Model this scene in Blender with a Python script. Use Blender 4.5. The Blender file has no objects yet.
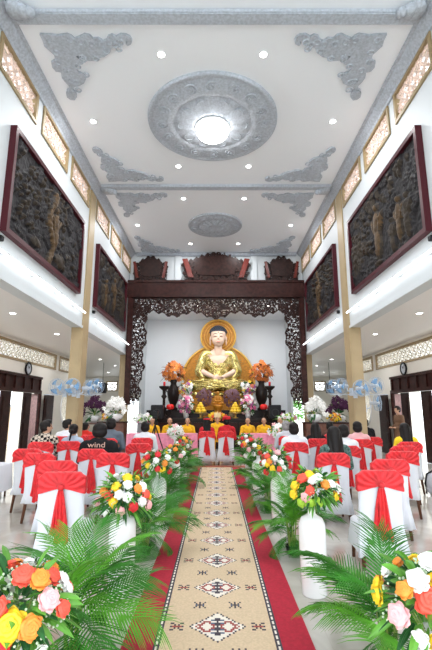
import bpy, bmesh, math, random
import numpy as np
from mathutils import Vector, Matrix, noise
PI = math.pi
S = bpy.context.scene
COL = S.collection
random.seed(7)

# ---------------- camera, world, exposure, main lights ----------------
F_PX, TILT, CAM_H = 415.0, math.radians(11.44), 1.6
cd = bpy.data.cameras.new('camera'); cam = bpy.data.objects.new('camera', cd); COL.objects.link(cam)
cam.location = (0, 0, CAM_H); cam.rotation_euler = (PI/2 + TILT, 0, 0)
cd.sensor_fit = 'VERTICAL'; cd.sensor_height = 36; cd.sensor_width = 24
cd.lens = F_PX/650*36; cd.clip_start = .05; cd.clip_end = 200
S.camera = cam
S.view_settings.view_transform = 'Standard'; S.view_settings.look = 'None'
S.view_settings.gamma = 1; S.view_settings.exposure = 0.62
w = bpy.data.worlds.new('sky'); S.world = w; w.use_nodes = True
bg = w.node_tree.nodes['Background']; bg.inputs[0].default_value = (.90, .955, 1, 1); bg.inputs[1].default_value = 2.9
S.cycles.max_bounces = 7; S.cycles.diffuse_bounces = 5; S.cycles.glossy_bounces = 3; S.cycles.transparent_max_bounces = 8
S.cycles.use_denoising = True
S.cycles.caustics_reflective = False; S.cycles.caustics_refractive = False
POWER = dict(down=25, aisle=12, globe=13.0, led=3.4, niche=36)

def lamp(name, kind, loc, power, size=.2, size_y=None, rot=(0, 0, 0), col=(.98, .99, 1), spread=None):
    l = bpy.data.lights.new(name, kind); l.energy = power; l.color = col
    if kind == 'AREA':
        l.size = size
        if size_y: l.shape = 'RECTANGLE'; l.size_y = size_y
        else: l.shape = 'DISK'
        if spread: l.spread = spread
    else: l.shadow_soft_size = size
    o = bpy.data.objects.new(name, l); o.location = loc; o.rotation_euler = rot; COL.objects.link(o)
    return o

# ---------------- materials ----------------
def mat(name, col, rough=.6, metal=0, var=0, vscale=8, bump=0, bscale=30, emit=0, spec=.5, col2=None, sub=0, trans=0, alpha=1, sheen=0):
    m = bpy.data.materials.new(name); m.use_nodes = True
    if max(col) < .12: spec = min(spec, .18)
    nt = m.node_tree; b = nt.nodes['Principled BSDF']
    b.inputs['Base Color'].default_value = (*col, 1); b.inputs['Roughness'].default_value = rough
    b.inputs['Metallic'].default_value = metal; b.inputs['Specular IOR Level'].default_value = spec
    if sheen: b.inputs['Sheen Weight'].default_value = sheen
    if trans: b.inputs['Transmission Weight'].default_value = trans
    if alpha < 1: b.inputs['Alpha'].default_value = alpha
    if emit:
        b.inputs['Emission Color'].default_value = (*col, 1); b.inputs['Emission Strength'].default_value = emit
    tc = nt.nodes.new('ShaderNodeTexCoord')
    if var or col2:
        n = nt.nodes.new('ShaderNodeTexNoise'); n.inputs['Scale'].default_value = vscale; n.inputs['Detail'].default_value = 5
        nt.links.new(tc.outputs['Object'], n.inputs['Vector'])
        r = nt.nodes.new('ShaderNodeValToRGB'); nt.links.new(n.outputs['Fac'], r.inputs[0])
        c2 = col2 or tuple(min(1, c*(1+var)) for c in col)
        c1 = col if col2 else tuple(c*(1-var) for c in col)
        r.color_ramp.elements[0].position = .35; r.color_ramp.elements[1].position = .65
        r.color_ramp.elements[0].color = (*c1, 1); r.color_ramp.elements[1].color = (*c2, 1)
        nt.links.new(r.outputs[0], b.inputs['Base Color'])
    if bump:
        n2 = nt.nodes.new('ShaderNodeTexNoise'); n2.inputs['Scale'].default_value = bscale; n2.inputs['Detail'].default_value = 4
        nt.links.new(tc.outputs['Object'], n2.inputs['Vector'])
        bp = nt.nodes.new('ShaderNodeBump'); bp.inputs['Strength'].default_value = bump; bp.inputs['Distance'].default_value = .02
        nt.links.new(n2.outputs['Fac'], bp.inputs['Height']); nt.links.new(bp.outputs[0], b.inputs['Normal'])
    return m
M = {}
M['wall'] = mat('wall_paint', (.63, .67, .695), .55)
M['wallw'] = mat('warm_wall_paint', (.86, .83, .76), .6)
M['ceil'] = mat('ceiling_paint', (.87, .905, .95), .6)
M['soffit'] = mat('soffit_paint', (.86, .84, .83), .35)
M['greys'] = mat('grey_stucco', (.46, .50, .56), .9, spec=.15, var=.14, vscale=22, bump=.5, bscale=26)
M['tan'] = mat('tan_column_paint', (.42, .315, .175), .5, var=.05, vscale=3)
M['gold'] = mat('gold_frame_paint', (.34, .25, .13), .5)
M['lattice'] = mat('lattice_stucco', (.70, .66, .58), .7, var=.12, vscale=12)
M['latticep'] = mat('pink_lattice_stucco', (.72, .56, .48), .7, var=.15, vscale=12)
M['wood'] = mat('dark_carved_wood', (.026, .010, .008), .42, var=.45, vscale=9, bump=.25, bscale=20)
M['wood2'] = mat('red_brown_wood', (.036, .011, .009), .34, var=.4, vscale=7)
M['woodd'] = mat('near_black_lacquer', (.018, .012, .011), .3)
M['maroon'] = mat('maroon_frame', (.07, .012, .018), .35)
M['brown'] = mat('cabinet_brown_wood', (.14, .05, .03), .35, var=.3, vscale=6)
M['leg'] = mat('chair_leg_wood', (.11, .045, .025), .4)
M['white'] = mat('white_glaze', (.90, .91, .93), .25)
M['cover'] = mat('white_chair_cloth', (.72, .75, .82), .85, bump=.15, bscale=9, sheen=.2)
M['sash'] = mat('red_organza', (.70, .016, .024), .55, var=.2, vscale=14, sheen=.15)
M['pink'] = mat('pink_satin', (.88, .30, .44), .45, var=.1, vscale=10)
M['glow'] = mat('lamp_glow', (1, .98, .95), emit=POWER['globe'])
M['ledglow'] = mat('led_tube_glow', (.93, .97, 1), emit=POWER['led'])
M['dlglow'] = mat('downlight_glow', (1, .98, .95), emit=12)
M['chrome'] = mat('metal_bracket', (.6, .6, .62), .3, .9)
M['black'] = mat('black_plastic', (.015, .015, .017), .4)
M['haloo'] = mat('orange_gold_halo', (.52, .21, .014), .45, .2, var=.2, vscale=12, bump=.5, bscale=14)
M['halor'] = mat('halo_rim', (.85, .50, .10), .4, .2)
M['robe'] = mat('gold_foil_robe', (.92, .76, .32), .24, .8, bump=1.0, bscale=5.5, col2=(.50, .40, .10), vscale=4)
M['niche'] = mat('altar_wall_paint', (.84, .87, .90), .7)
M['bskin'] = mat('painted_statue_skin', (.76, .54, .41), .5, spec=.3)
M['bhair'] = mat('statue_curl_hair', (.04, .045, .06), .5, bump=1, bscale=22)
M['skin'] = mat('skin', (.52, .29, .19), .5)
M['skin2'] = mat('pale_skin', (.70, .45, .34), .5)
M['hair'] = mat('black_hair', (.012, .010, .010), .45)
M['hairg'] = mat('grey_hair', (.28, .27, .27), .6, var=.3, vscale=40)
M['trouser'] = mat('dark_trousers', (.03, .03, .04), .8)
M['leaf'] = mat('palm_green', (.030, .185, .012), .5, var=.45, vscale=3, spec=.3)
M['leaf2'] = mat('light_palm_green', (.09, .32, .02), .5, var=.3, vscale=3, spec=.3)
M['leafd'] = mat('deep_leaf_green', (.025, .11, .03), .45, var=.3, vscale=6)
M['leafl'] = mat('fresh_leaf_green', (.11, .33, .035), .45, var=.3, vscale=6)
M['stem'] = mat('palm_stem', (.22, .33, .06), .5)
M['filler'] = mat('pale_green_filler_bloom', (.56, .68, .50), .8, var=.25, vscale=60)
ROSE = {'r': (.72, .02, .03), 'c': (.88, .10, .06), 'y': (.95, .62, .02), 'w': (.92, .92, .88), 'p': (.93, .48, .50), 'o': (.92, .30, .04), 'g': (.38, .62, .05), 'v': (.42, .08, .30), 'm': (.80, .18, .38)}
CN = {'r': 'red', 'c': 'coral', 'y': 'yellow', 'w': 'white', 'p': 'pink', 'o': 'orange', 'g': 'green', 'v': 'purple', 'm': 'magenta'}
for k, c in ROSE.items():
    M['rose_'+k] = mat(CN[k]+'_petals', c, .55, var=.12, vscale=30)

# ---------------- mesh helpers ----------------
def link(name, me, m=None, parent=None, smooth=False):
    o = bpy.data.objects.new(name, me); COL.objects.link(o)
    if m is not None:
        for x in (m if isinstance(m, (list, tuple)) else [m]): me.materials.append(x)
    if parent is not None: o.parent = parent
    if smooth: me.polygons.foreach_set('use_smooth', [True]*len(me.polygons))
    return o
def obj(name, bm, m, parent=None, smooth=False):
    me = bpy.data.meshes.new(name); bm.to_mesh(me); bm.free()
    return link(name, me, m, parent, smooth)
def thing(name, label, cat, loc=(0, 0, 0), rz=0, group=None):
    o = bpy.data.objects.new(name, None); COL.objects.link(o); o.empty_display_size = .1
    o.location = loc; o.rotation_euler = (0, 0, rz); o['label'] = label; o['category'] = cat
    if group: o['group'] = group
    return o
def tag(o, label, cat, group=None):
    o['label'] = label; o['category'] = cat
    if group: o['group'] = group
    return o
def struct(o):
    o['kind'] = 'structure'; return o
def sempty(name, loc=(0, 0, 0)):
    o = bpy.data.objects.new(name, None); COL.objects.link(o); o.location = loc; o['kind'] = 'structure'; return o
def dup(root, loc=None, rz=None, label=None, group=None):
    r = root.copy(); COL.objects.link(r)
    if loc is not None: r.location = loc
    if rz is not None: r.rotation_euler = (0, 0, rz)
    if label: r['label'] = label
    if group: r['group'] = group
    for ch in list(root.children):
        c = ch.copy(); COL.objects.link(c); c.parent = r
        for g in ch.children:
            d = g.copy(); COL.objects.link(d); d.parent = c
    return r
def B(): return bmesh.new()
def box(bm, x0, x1, y0, y1, z0, z1):
    v = [bm.verts.new(p) for p in ((x0, y0, z0), (x1, y0, z0), (x1, y1, z0), (x0, y1, z0), (x0, y0, z1), (x1, y0, z1), (x1, y1, z1), (x0, y1, z1))]
    for f in ((3, 2, 1, 0), (4, 5, 6, 7), (0, 1, 5, 4), (1, 2, 6, 5), (2, 3, 7, 6), (3, 0, 4, 7)): bm.faces.new([v[i] for i in f])
    return v
def bbox(name, x0, x1, y0, y1, z0, z1, m, parent=None, bev=.0):
    bm = B(); box(bm, min(x0, x1), max(x0, x1), y0, y1, z0, z1)
    if bev: bmesh.ops.bevel(bm, geom=bm.edges[:], offset=bev, segments=2, affect='EDGES')
    return obj(name, bm, m, parent)
def lathe(bm, prof, n=20, c=(0, 0, 0), sx=1, sy=1):
    rings = []
    for r, z in prof:
        rings.append([bm.verts.new((c[0]+max(r, 1e-4)*sx*math.cos(2*PI*i/n), c[1]+max(r, 1e-4)*sy*math.sin(2*PI*i/n), c[2]+z)) for i in range(n)])
    for a, b in zip(rings, rings[1:]):
        for i in range(n): bm.faces.new((a[i], a[(i+1) % n], b[(i+1) % n], b[i]))
    bm.faces.new(rings[0][::-1]); bm.faces.new(rings[-1])
def tube(bm, pts, r, n=6, r1=None, cap=True):
    pts = [Vector(p) for p in pts]; rings = []
    for i, p in enumerate(pts):
        t = (pts[min(i+1, len(pts)-1)] - pts[max(i-1, 0)]).normalized()
        a = t.cross(Vector((0, 0, 1)));
        if a.length < .05: a = t.cross(Vector((0, 1, 0)))
        a.normalize(); b = t.cross(a)
        rr = r if r1 is None else r + (r1-r)*i/(len(pts)-1)
        rings.append([bm.verts.new(p + (a*math.cos(2*PI*k/n)+b*math.sin(2*PI*k/n))*rr) for k in range(n)])
    for a, b in zip(rings, rings[1:]):
        for i in range(n): bm.faces.new((a[i], a[(i+1) % n], b[(i+1) % n], b[i]))
    if cap: bm.faces.new(rings[0][::-1]); bm.faces.new(rings[-1])
def ring(bm, c, R, r, ax='y', n=24, k=5, sx=1, sz=1):
    pts = []
    rr = []
    for i in range(n):
        a = 2*PI*i/n; row = []
        for j in range(k):
            b = 2*PI*j/k; q = R + r*math.cos(b); h = r*math.sin(b)
            u, v = q*math.cos(a)*sx, q*math.sin(a)*sz
            p = {'y': (u, h, v), 'z': (u, v, h), 'x': (h, u, v)}[ax]
            row.append(bm.verts.new((c[0]+p[0], c[1]+p[1], c[2]+p[2])))
        rr.append(row)
    for i in range(n):
        for j in range(k):
            bm.faces.new((rr[i][j], rr[(i+1) % n][j], rr[(i+1) % n][(j+1) % k], rr[i][(j+1) % k]))
def ell(bm, c, r, sub=2, rot=None):
    mx = Matrix.Translation(c)
    if rot is not None: mx = mx @ rot
    mx = mx @ Matrix.Diagonal((*r, 1))
    bmesh.ops.create_icosphere(bm, subdivisions=sub, radius=1, matrix=mx)
def prism(bm, poly, f, t0, t1):
    """extrude an outline; f(u, v, t) gives the 3D point"""
    a = [bm.verts.new(f(u, v, t0)) for u, v in poly]; b = [bm.verts.new(f(u, v, t1)) for u, v in poly]
    bm.faces.new(a); bm.faces.new(b[::-1]); n = len(poly)
    for i in range(n): bm.faces.new((a[i], b[i], b[(i+1) % n], a[(i+1) % n]))
def recalc(bm): bmesh.ops.recalc_face_normals(bm, faces=bm.faces[:])
def field(u0, u1, v0, v1, cell, mask, thick, f, smooth=2, relief=None):
    """openwork panel: cells where mask(u, v) holds, with real thickness"""
    nu, nv = max(1, round((u1-u0)/cell)), max(1, round((v1-v0)/cell))
    uc = u0+(np.arange(nu)+.5)*(u1-u0)/nu; vc = v0+(np.arange(nv)+.5)*(v1-v0)/nv
    U, V = np.meshgrid(uc, vc, indexing='ij'); K = mask(U, V)
    us = np.linspace(u0, u1, nu+1); vs = np.linspace(v0, v1, nv+1)
    bm = B(); fr, bk = {}, {}
    def g(d, i, j, t):
        if (i, j) not in d:
            tt = t*(1 if relief is None else relief(us[i], vs[j]))
            d[(i, j)] = bm.verts.new((us[i], vs[j], tt))
        return d[(i, j)]
    for i in range(nu):
        for j in range(nv):
            if not K[i, j]: continue
            c = ((i, j), (i+1, j), (i+1, j+1), (i, j+1))
            a = [g(fr, *p, thick/2) for p in c]; b = [g(bk, *p, -thick/2) for p in c]
            bm.faces.new(a); bm.faces.new(b[::-1])
            for (di, dj), e in (((0, -1), (0, 1)), ((1, 0), (1, 2)), ((0, 1), (2, 3)), ((-1, 0), (3, 0))):
                ii, jj = i+di, j+dj
                if not (0 <= ii < nu and 0 <= jj < nv and K[ii, jj]):
                    bm.faces.new((a[e[1]], a[e[0]], b[e[0]], b[e[1]]))
    for _ in range(smooth):
        bmesh.ops.smooth_vert(bm, verts=bm.verts[:], factor=.5, use_axis_x=True, use_axis_y=True, use_axis_z=False)
    for v in bm.verts: v.co = f(*v.co)
    recalc(bm)
    return bm

# pixel geometry of the calibrated camera
CT, ST = math.cos(TILT), math.sin(TILT)
def ray(px, py):
    dy = 325-py
    return (px-216, F_PX*CT-dy*ST, dy*CT+F_PX*ST)
def at_z(px, py, z):
    x, f, v = ray(px, py); k = (z-CAM_H)/v; return (x*k, f*k, z)
def at_d(px, py, d):
    x, f, v = ray(px, py); k = d/f; return Vector((x*k, d, CAM_H+v*k))
# ---------------- the room ----------------
NX, OX, HC, HS = 3.7, 6.4, 8.2, 3.8      # half nave, half hall, nave ceiling, aisle ceiling
COLY = [-.3, 5.35, 11.2, 17.1]            # front of each column
# floor with large glossy tiles
def tile_mat():
    m = mat('glossy_floor_tile', (.60, .55, .47), .12)
    nt = m.node_tree; b = nt.nodes['Principled BSDF']; tc = nt.nodes.new('ShaderNodeTexCoord')
    br = nt.nodes.new('ShaderNodeTexBrick'); br.offset = 0; br.inputs['Scale'].default_value = 1
    br.inputs['Brick Width'].default_value = .8; br.inputs['Row Height'].default_value = .8; br.inputs['Mortar Size'].default_value = .004
    n = nt.nodes.new('ShaderNodeTexNoise'); n.inputs['Scale'].default_value = 1.6; n.inputs['Detail'].default_value = 7; n.inputs['Distortion'].default_value = 1.2
    r = nt.nodes.new('ShaderNodeValToRGB'); r.color_ramp.elements[0].color = (.49, .465, .42, 1); r.color_ramp.elements[1].color = (.60, .575, .53, 1)
    r.color_ramp.elements[0].position = .38; r.color_ramp.elements[1].position = .62
    nt.links.new(tc.outputs['Object'], n.inputs['Vector']); nt.links.new(n.outputs['Fac'], r.inputs[0])
    nt.links.new(tc.outputs['Object'], br.inputs['Vector'])
    nt.links.new(r.outputs[0], br.inputs['Color1']); nt.links.new(r.outputs[0], br.inputs['Color2']); br.inputs['Mortar'].default_value = (.50, .47, .42, 1)
    nt.links.new(br.outputs['Color'], b.inputs['Base Color'])
    return m
struct(bbox('floor', -9.4, 9.4, -4, 29.2, -.2, 0, tile_mat()))
struct(bbox('ground', -60, 60, -40, 80, -.4, -.2, mat('outdoor_paving', (.75, .74, .70), .9)))
struct(bbox('ceiling', -NX, NX, -4, 17.0, HC, HC+.3, M['ceil']))
bays = [(COLY[0]+.55, COLY[1]), (COLY[1]+.55, COLY[2]), (COLY[2]+.55, COLY[3])]
WZ0, WZ1 = 7.30, 8.0
def clerestory_spans():
    out = []
    for a, b in bays:
        L = (b-a-.2-.56)/3; y = a+.2*.5
        for k in range(3):
            out.append((y+.0, y+L)); y += L+.28
    return out
SP = clerestory_spans()
for s, side in ((-1, 'left'), (1, 'right')):
    # nave wall above the aisle
    bm = B(); xa, xb = sorted((s*NX, s*(NX+.3)))
    box(bm, xa, xb, -4, 17.1, HS, WZ0); box(bm, xa, xb, -4, 17.1, WZ1, HC+.3)
    ys = [-4]+[v for sp in SP for v in sp]+[17.1]
    for k in range(0, len(ys), 2): box(bm, xa, xb, ys[k], ys[k+1], WZ0, WZ1)
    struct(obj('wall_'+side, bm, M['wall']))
    # aisle ceiling
    xa, xb = sorted((s*(NX+.0), s*9.4))
    struct(bbox('ceiling_aisle_'+side, s*(NX+.3) if s > 0 else -9.4, 9.4 if s > 0 else -(NX+.3), -4, 17.1, HS, HS+.12, M['soffit']))
    struct(bbox('ceiling_rear_'+side, s*3.75 if s > 0 else -9.4, 9.4 if s > 0 else -3.75, 17.1, 29.2, HS, HS+.12, M['soffit']))
    # outer wall: door opening, lattice openings, oval opening
    bm = B(); xa, xb = sorted((s*OX, s*(OX+.2)))
    DY0, DY1 = 10.2, 15.35
    box(bm, xa, xb, 2.5, DY0, 0, 3.12); box(bm, xa, xb, DY0, DY1, 2.72, 3.12); box(bm, xa, xb, DY1, 17.2, 0, 3.12)
    box(bm, xa, xb, 18.5, 19.6, 0, 3.12)
    # wall round the oval
    oc, ory, orz = (17.85, 1.66), .42, .60
    n = 32; angs = [2*PI*i/n for i in range(n)]
    def sq(a):
        c, si = math.cos(a), math.sin(a); k = min(.65/abs(c) if abs(c) > 1e-6 else 9, 1.46/abs(si) if si > 1e-6 else (1.66/abs(si) if si < -1e-6 else 9))
        return oc[0]+c*k, oc[1]+si*k
    for i in range(n):
        a, b_ = angs[i], angs[(i+1) % n]
        q = [sq(a), sq(b_), (oc[0]+ory*math.cos(b_), oc[1]+orz*math.sin(b_)), (oc[0]+ory*math.cos(a), oc[1]+orz*math.sin(a))]
        prism(bm, q, lambda u, v, t: (t, u, v), xa, xb)
    box(bm, xa, xb, 2.5, 19.6, 3.72, 3.8)
    for a, b_ in ((2.5, 6.0), (11.1, 11.35), (16.55, 16.9), (19.3, 19.6)): box(bm, xa, xb, a, b_, 3.12, 3.72)
    xj, xk = sorted((s*(OX+.2), s*9.4)); box(bm, xj, xk, 19.4, 19.6, 0, 3.8)     # jog outward
    xj, xk = sorted((s*9.2, s*9.4)); box(bm, xj, xk, 19.6, 29.2, 0, 3.8)
    recalc(bm)
    struct(obj('wall_outer_'+side, bm, M['wallw']))
    # end wall of the aisle with a doorway and lattice openings
    bm = B(); G = lambda a, b_, z0, z1: box(bm, min(s*a, s*b_), max(s*a, s*b_), 29.0, 29.2, z0, z1)
    G(3.7, 4.6, 0, 3.8); G(4.6, 6.6, 2.3, 3.8); G(6.6, 9.2, 0, 2.8); G(6.6, 6.8, 2.8, 3.5); G(7.6, 7.8, 2.8, 3.5); G(8.6, 9.2, 2.8, 3.5); G(6.6, 9.2, 3.5, 3.8)
    struct(obj('wall_end_'+side, bm, M['wallw']))
    # niche side wall with opening
    bm = B(); xa, xb = sorted((s*3.62, s*3.74))
    box(bm, xa, xb, 17.15, 20.4, 2.3, 6.9); box(bm, xa, xb, 20.4, 29, 0, 6.9)
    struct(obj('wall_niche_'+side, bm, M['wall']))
    # columns
    for y in COLY:
        bm = B(); box(bm, *sorted((s*(NX-.0), s*(NX+.27))), y, y+.52, 0, HS-.0)
        box(bm, *sorted((s*(NX-.04), s*(NX+.0))), y+.02, y+.50, 0, HC-.25)
        struct(obj('column', bm, M['tan']))
    # crown moulding along the nave
    bm = B()
    prism(bm, [(NX, 7.98), (NX-.04, 7.98), (NX-.06, 8.03), (NX-.14, 8.10), (NX-.18, 8.16), (NX-.24, 8.17), (NX-.24, 8.2), (NX, 8.2)], lambda u, v, t: (s*u, t, v), -4, 16.98)
    recalc(bm); struct(obj('trim_1' if s < 0 else 'trim_2', bm, M['greys']))
    # LED shelf line at the bottom edge of the nave wall
    struct(bbox('trim_3' if s < 0 else 'trim_4', *sorted((s*(NX-.03), s*NX)), -4, 17.0, HS-.02, HS+.05, M['wall']))
struct(bbox('wall_altar', -3.74, 3.74, 21.4, 21.6, 0, 6.9, M['niche']))
struct(bbox('ceiling_niche', -3.74, 3.74, 17.15, 21.4, 6.2, 6.35, M['niche']))
struct(bbox('wall_front', -3.72, 3.72, 17.0, 17.15, 6.2, HC+.3, M['wall']))
for i, x in enumerate((-1.62, 1.62)):
    struct(bbox('trim_%d' % (5+i), x-.13, x+.13, 16.93, 17.0, 6.87, 8.1, M['wall']))
# ceiling beams
for i, (y, h) in enumerate(((COLY[1]+.42, .10), (COLY[2]+.14, .08))):
    struct(bbox('trim_%d' % (7+i), -3.46, 3.46, y, y+.24, HC-h, HC, M['greys'], bev=.02))
struct(bbox('trim_9', -3.46, 3.46, 16.84, 17.0, HC-.14, HC, M['greys'], bev=.03))
for k in range(2):
    for s in (-1, 1):
        y = COLY[1+k]+.42 - (.0 if k else 0)
        bm = B()
        for j in range(3):
            r = .17-.04*j; lathe(bm, [(r*.7, -.02), (r, -.05), (r*.9, -.12), (r*.3, -.15)], 10, (s*(3.34-.12*j), y-.02, HC-.02*j), 1, 1.1)
        struct(obj('trim_%d' % (10+2*k+(s > 0)), bm, M['greys'], smooth=True))

# lattice windows
def flower(U, V, p=.34):
    u = (U/p) % 1-.5; v = (V/p) % 1-.5; r = np.sqrt(u*u+v*v); th = np.arctan2(v, u)
    k = (np.abs(r-.40-.05*np.cos(4*th)) < .05) | (r < .09) | ((np.abs(np.sin(2*th)) < .30-.3*r) & (r < .40)) | (r > .64)
    return k
wn = 0
def lattice_window(xo, xi, y0, y1, z0, z1, m, p=.34, cell=.028):
    """window in a wall plane x = const"""
    global wn; wn += 1
    s = 1 if xi < xo else -1      # s: outwards direction
    e = sempty('window_%d' % wn, (xi, (y0+y1)/2, z0))
    L, H = y1-y0, z1-z0
    bm = B(); fw = .075
    for a in ((-L/2, L/2, 0, fw), (-L/2, L/2, H-fw, H), (-L/2, -L/2+fw, fw, H-fw), (L/2-fw, L/2, fw, H-fw)):
        box(bm, -.035, .10, a[0], a[1], a[2], a[3])
    if s < 0:
        for v in bm.verts: v.co.x *= -1
        recalc(bm)
    obj('window_frame', bm, M['gold'], e)
    bm = field(-L/2+fw, L/2-fw, fw, H-fw, cell, lambda U, V: flower(U-(-L/2+fw), V-fw, p), .04, lambda u, v, t: Vector((s*(.03+t), u, v)), 1)
    obj('lattice', bm, m, e)
    bm = B(); x = s*.12
    q = [bm.verts.new((x, a, b)) for a, b in ((-L/2+.02, .02), (L/2-.02, .02), (L/2-.02, H-.02), (-L/2+.02, H-.02))]; bm.faces.new(q)
    obj('window_pane', bm, M['pane'], e)
    return e
def pane_mat():
    m = mat('frosted_pane', (.9, .9, .9), .3, alpha=.3); return m
M['pane'] = pane_mat()
for s in (-1, 1):
    for (a, b) in SP:
        if a < 4.5: continue
        lattice_window(s*(NX+.3), s*NX, a, b, WZ0, WZ1, M['latticep'])
    for (a, b) in ((6.0, 11.1), (11.35, 16.55), (16.9, 19.3)):
        lattice_window(s*(OX+.2), s*OX, a, b, 3.12, 3.72, M['lattice'], .30, .03)
    for (a, b) in ((6.8, 7.6), (7.8, 8.6)):
        wn += 1; e = sempty('window_%d' % wn, (s*(a+b)/2, 29.0, 2.8))
        bm = B()
        for q in ((-.4, .4, 0, .08), (-.4, .4, .62, .7), (-.4, -.32, .08, .62), (.32, .4, .08, .62)): box(bm, q[0], q[1], -.03, .1, q[2], q[3])
        obj('window_frame', bm, M['gold'], e)
        obj('lattice', field(-.32, .32, .08, .62, .03, lambda U, V: flower(U, V, .32) | (np.abs(U-.0) < .03) | (np.abs(np.abs(V-.35)-.13) < .03), .04, lambda u, v, t: Vector((u, .05+t, v)), 1), M['lattice'], e)
    # oval window
    wn += 1; e = sempty('window_%d' % wn, (s*OX, 17.85, 1.66))
    bm = B(); ring(bm, (0, 0, 0), 1, .06, 'x', 32, 6, .44, .62)
    for v in bm.verts: v.co.x *= .8
    obj('window_frame', bm, M['white'], e, True)
    bm = field(-.44, .44, -.62, .62, .024, lambda U, V: flower(U, V, .3) & ((U/.43)**2+(V/.61)**2 < 1), .04, lambda u, v, t: Vector((s*.06+t, u, v)), 1)
    obj('lattice', bm, M['lattice'], e)

# doors in the outer walls
M['curtain'] = mat('pinkish_curtain', (.62, .42, .42), .8, var=.15, vscale=12)
def door_leaf(parent, w, h, name='door_leaf'):
    bm = B(); box(bm, 0, .045, 0, w, 0, h)
    for z0, z1 in ((.12, .75), (.85, 1.15), (1.25, h-.12)):
        box(bm, -.012, .057, .09, w-.09, z0, z1)
        box(bm, -.02, .065, .13, w-.13, z0+.04, z1-.04)
    return obj(name, bm, M['wood'], parent)
for i, s in enumerate((-1, 1)):
    e = sempty('door_%d' % (i+1), (s*OX, 0, 0)); 
    bm = B()                                     # frame and transom panels
    box(bm, -.04*1, .2, 10.2, 15.35, 2.15, 2.26); box(bm, -.04, .2, 10.2, 15.35, 2.66, 2.74)
    box(bm, .05, .09, 10.2, 15.35, 2.26, 2.66)
    k = 8
    for j in range(k+1):
        y = 10.2+(15.35-10.2-.08)*j/k; box(bm, 0, .14, y, y+.08, 2.26, 2.66)
    for y in (10.2, 15.25): box(bm, -.04, .2, y, y+.1, 0, 2.15)
    if s < 0:
        for v in bm.verts: v.co.x *= -1
        recalc(bm)
    obj('door_frame', bm, M['wood2'], e)
    # leaves: closed pair far end, folded leaf on the wall, others swung inward
    for (y, w_, rz, dx) in ((14.05, .56, 0, 0), (12.55, .62, 0, 0), (15.42, .85, 0, -.12), (10.35, .6, 0, 0)):
        l = door_leaf(e, w_, 2.13 if y < 15.4 else 2.10); l.location = (s*(dx if dx else .03) - (.022), y, .01); l.rotation_euler = (0, 0, rz)
    for (y, w_) in ((14.66, .5), (12.0, .42)):
        bm = B(); n = 24
        a = [bm.verts.new((.03*math.sin(j*1.9), y+w_*j/n, .02)) for j in range(n+1)]; b_ = [bm.verts.new((.03*math.sin(j*1.9+.4), y+w_*j/n, 2.12)) for j in range(n+1)]
        for j in range(n): bm.faces.new((a[j], a[j+1], b_[j+1], b_[j]))
        c = obj('curtain', bm, M['curtain'], e, True); c.location = (s*.05, 0, 0)
        c.modifiers.new('t', 'SOLIDIFY').thickness = .006

# ceiling relief ornaments (outline traced, real size on the ceiling)
outl = [(85,65),(105,66),(120,68),(140,65),(148,68),(155,74),(165,70),(175,65),(185,67),(192,74),(203,73),(212,79),(219,76),(222,69),(230,66),(238,70),(247,65),(258,66),(266,70),(270,77),(268,84),(261,88),(257,84),(260,78),(252,77),(246,82),(238,84),(229,93),(226,101),(214,110),(203,112),(195,118),(180,117),(170,109),(158,107),(160,112),(171,115),(172,124),(163,126),(157,132),(162,141),(174,146),(178,153),(173,163),(163,168),(154,170),(150,176),(157,182),(159,190),(154,197),(146,196),(139,191),(137,183),(144,178),(143,168),(135,160),(129,152),(127,141),(117,139),(110,131),(108,121),(116,116),(114,106),(104,97),(94,88),(91,77)]
base = [at_z(x/2, y/2, HC) for x, y in outl]
cy1 = (COLY[1]+.54+COLY[2]+.28)/2; cy2 = (COLY[2]+.52+16.84)/2
CX = -.05
def ornament(sx, sy, cy, label):
    bm = B(); cc = [(p[0], p[1]-cy1) for p in base]
    poly = [(u*sx, (v)*sy+cy) for u, v in cc]
    prism(bm, poly, lambda u, v, t: (u, v, t), HC-.001, HC-.05)
    # raised inner scrolls
    rr = random.Random(3)
    import itertools
    cen = (sum(u for u, v in cc)/len(cc), sum(v for u, v in cc)/len(cc))
    for j, (u, v) in enumerate(cc):
        if j % 3 == 0:
            k = .80; q = (cen[0]+(u-cen[0])*k, cen[1]+(v-cen[1])*k)
            ring(bm, (q[0]*sx, q[1]*sy+cy, HC-.05), .055, .018, 'z', 10, 4)
    recalc(bm)
    bmesh.ops.translate(bm, verts=bm.verts[:], vec=(CX, 0, 0))
    o = obj('ceiling_ornament', bm, M['greys']); tag(o, label, 'ornament', 'grey stucco scroll ornaments on the ceiling')
for cy, which in ((cy1, 'near bay, around the big rosette'), (cy2, 'far bay, around the small rosette')):
    for sx, sy, nm in ((1, 1, 'near left'), (-1, 1, 'near right'), (1, -1, 'far left'), (-1, -1, 'far right')):
        ornament(sx, sy, cy, 'grey scrolled stucco ornament, %s corner of the ceiling\'s %s' % (nm, which))
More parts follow.
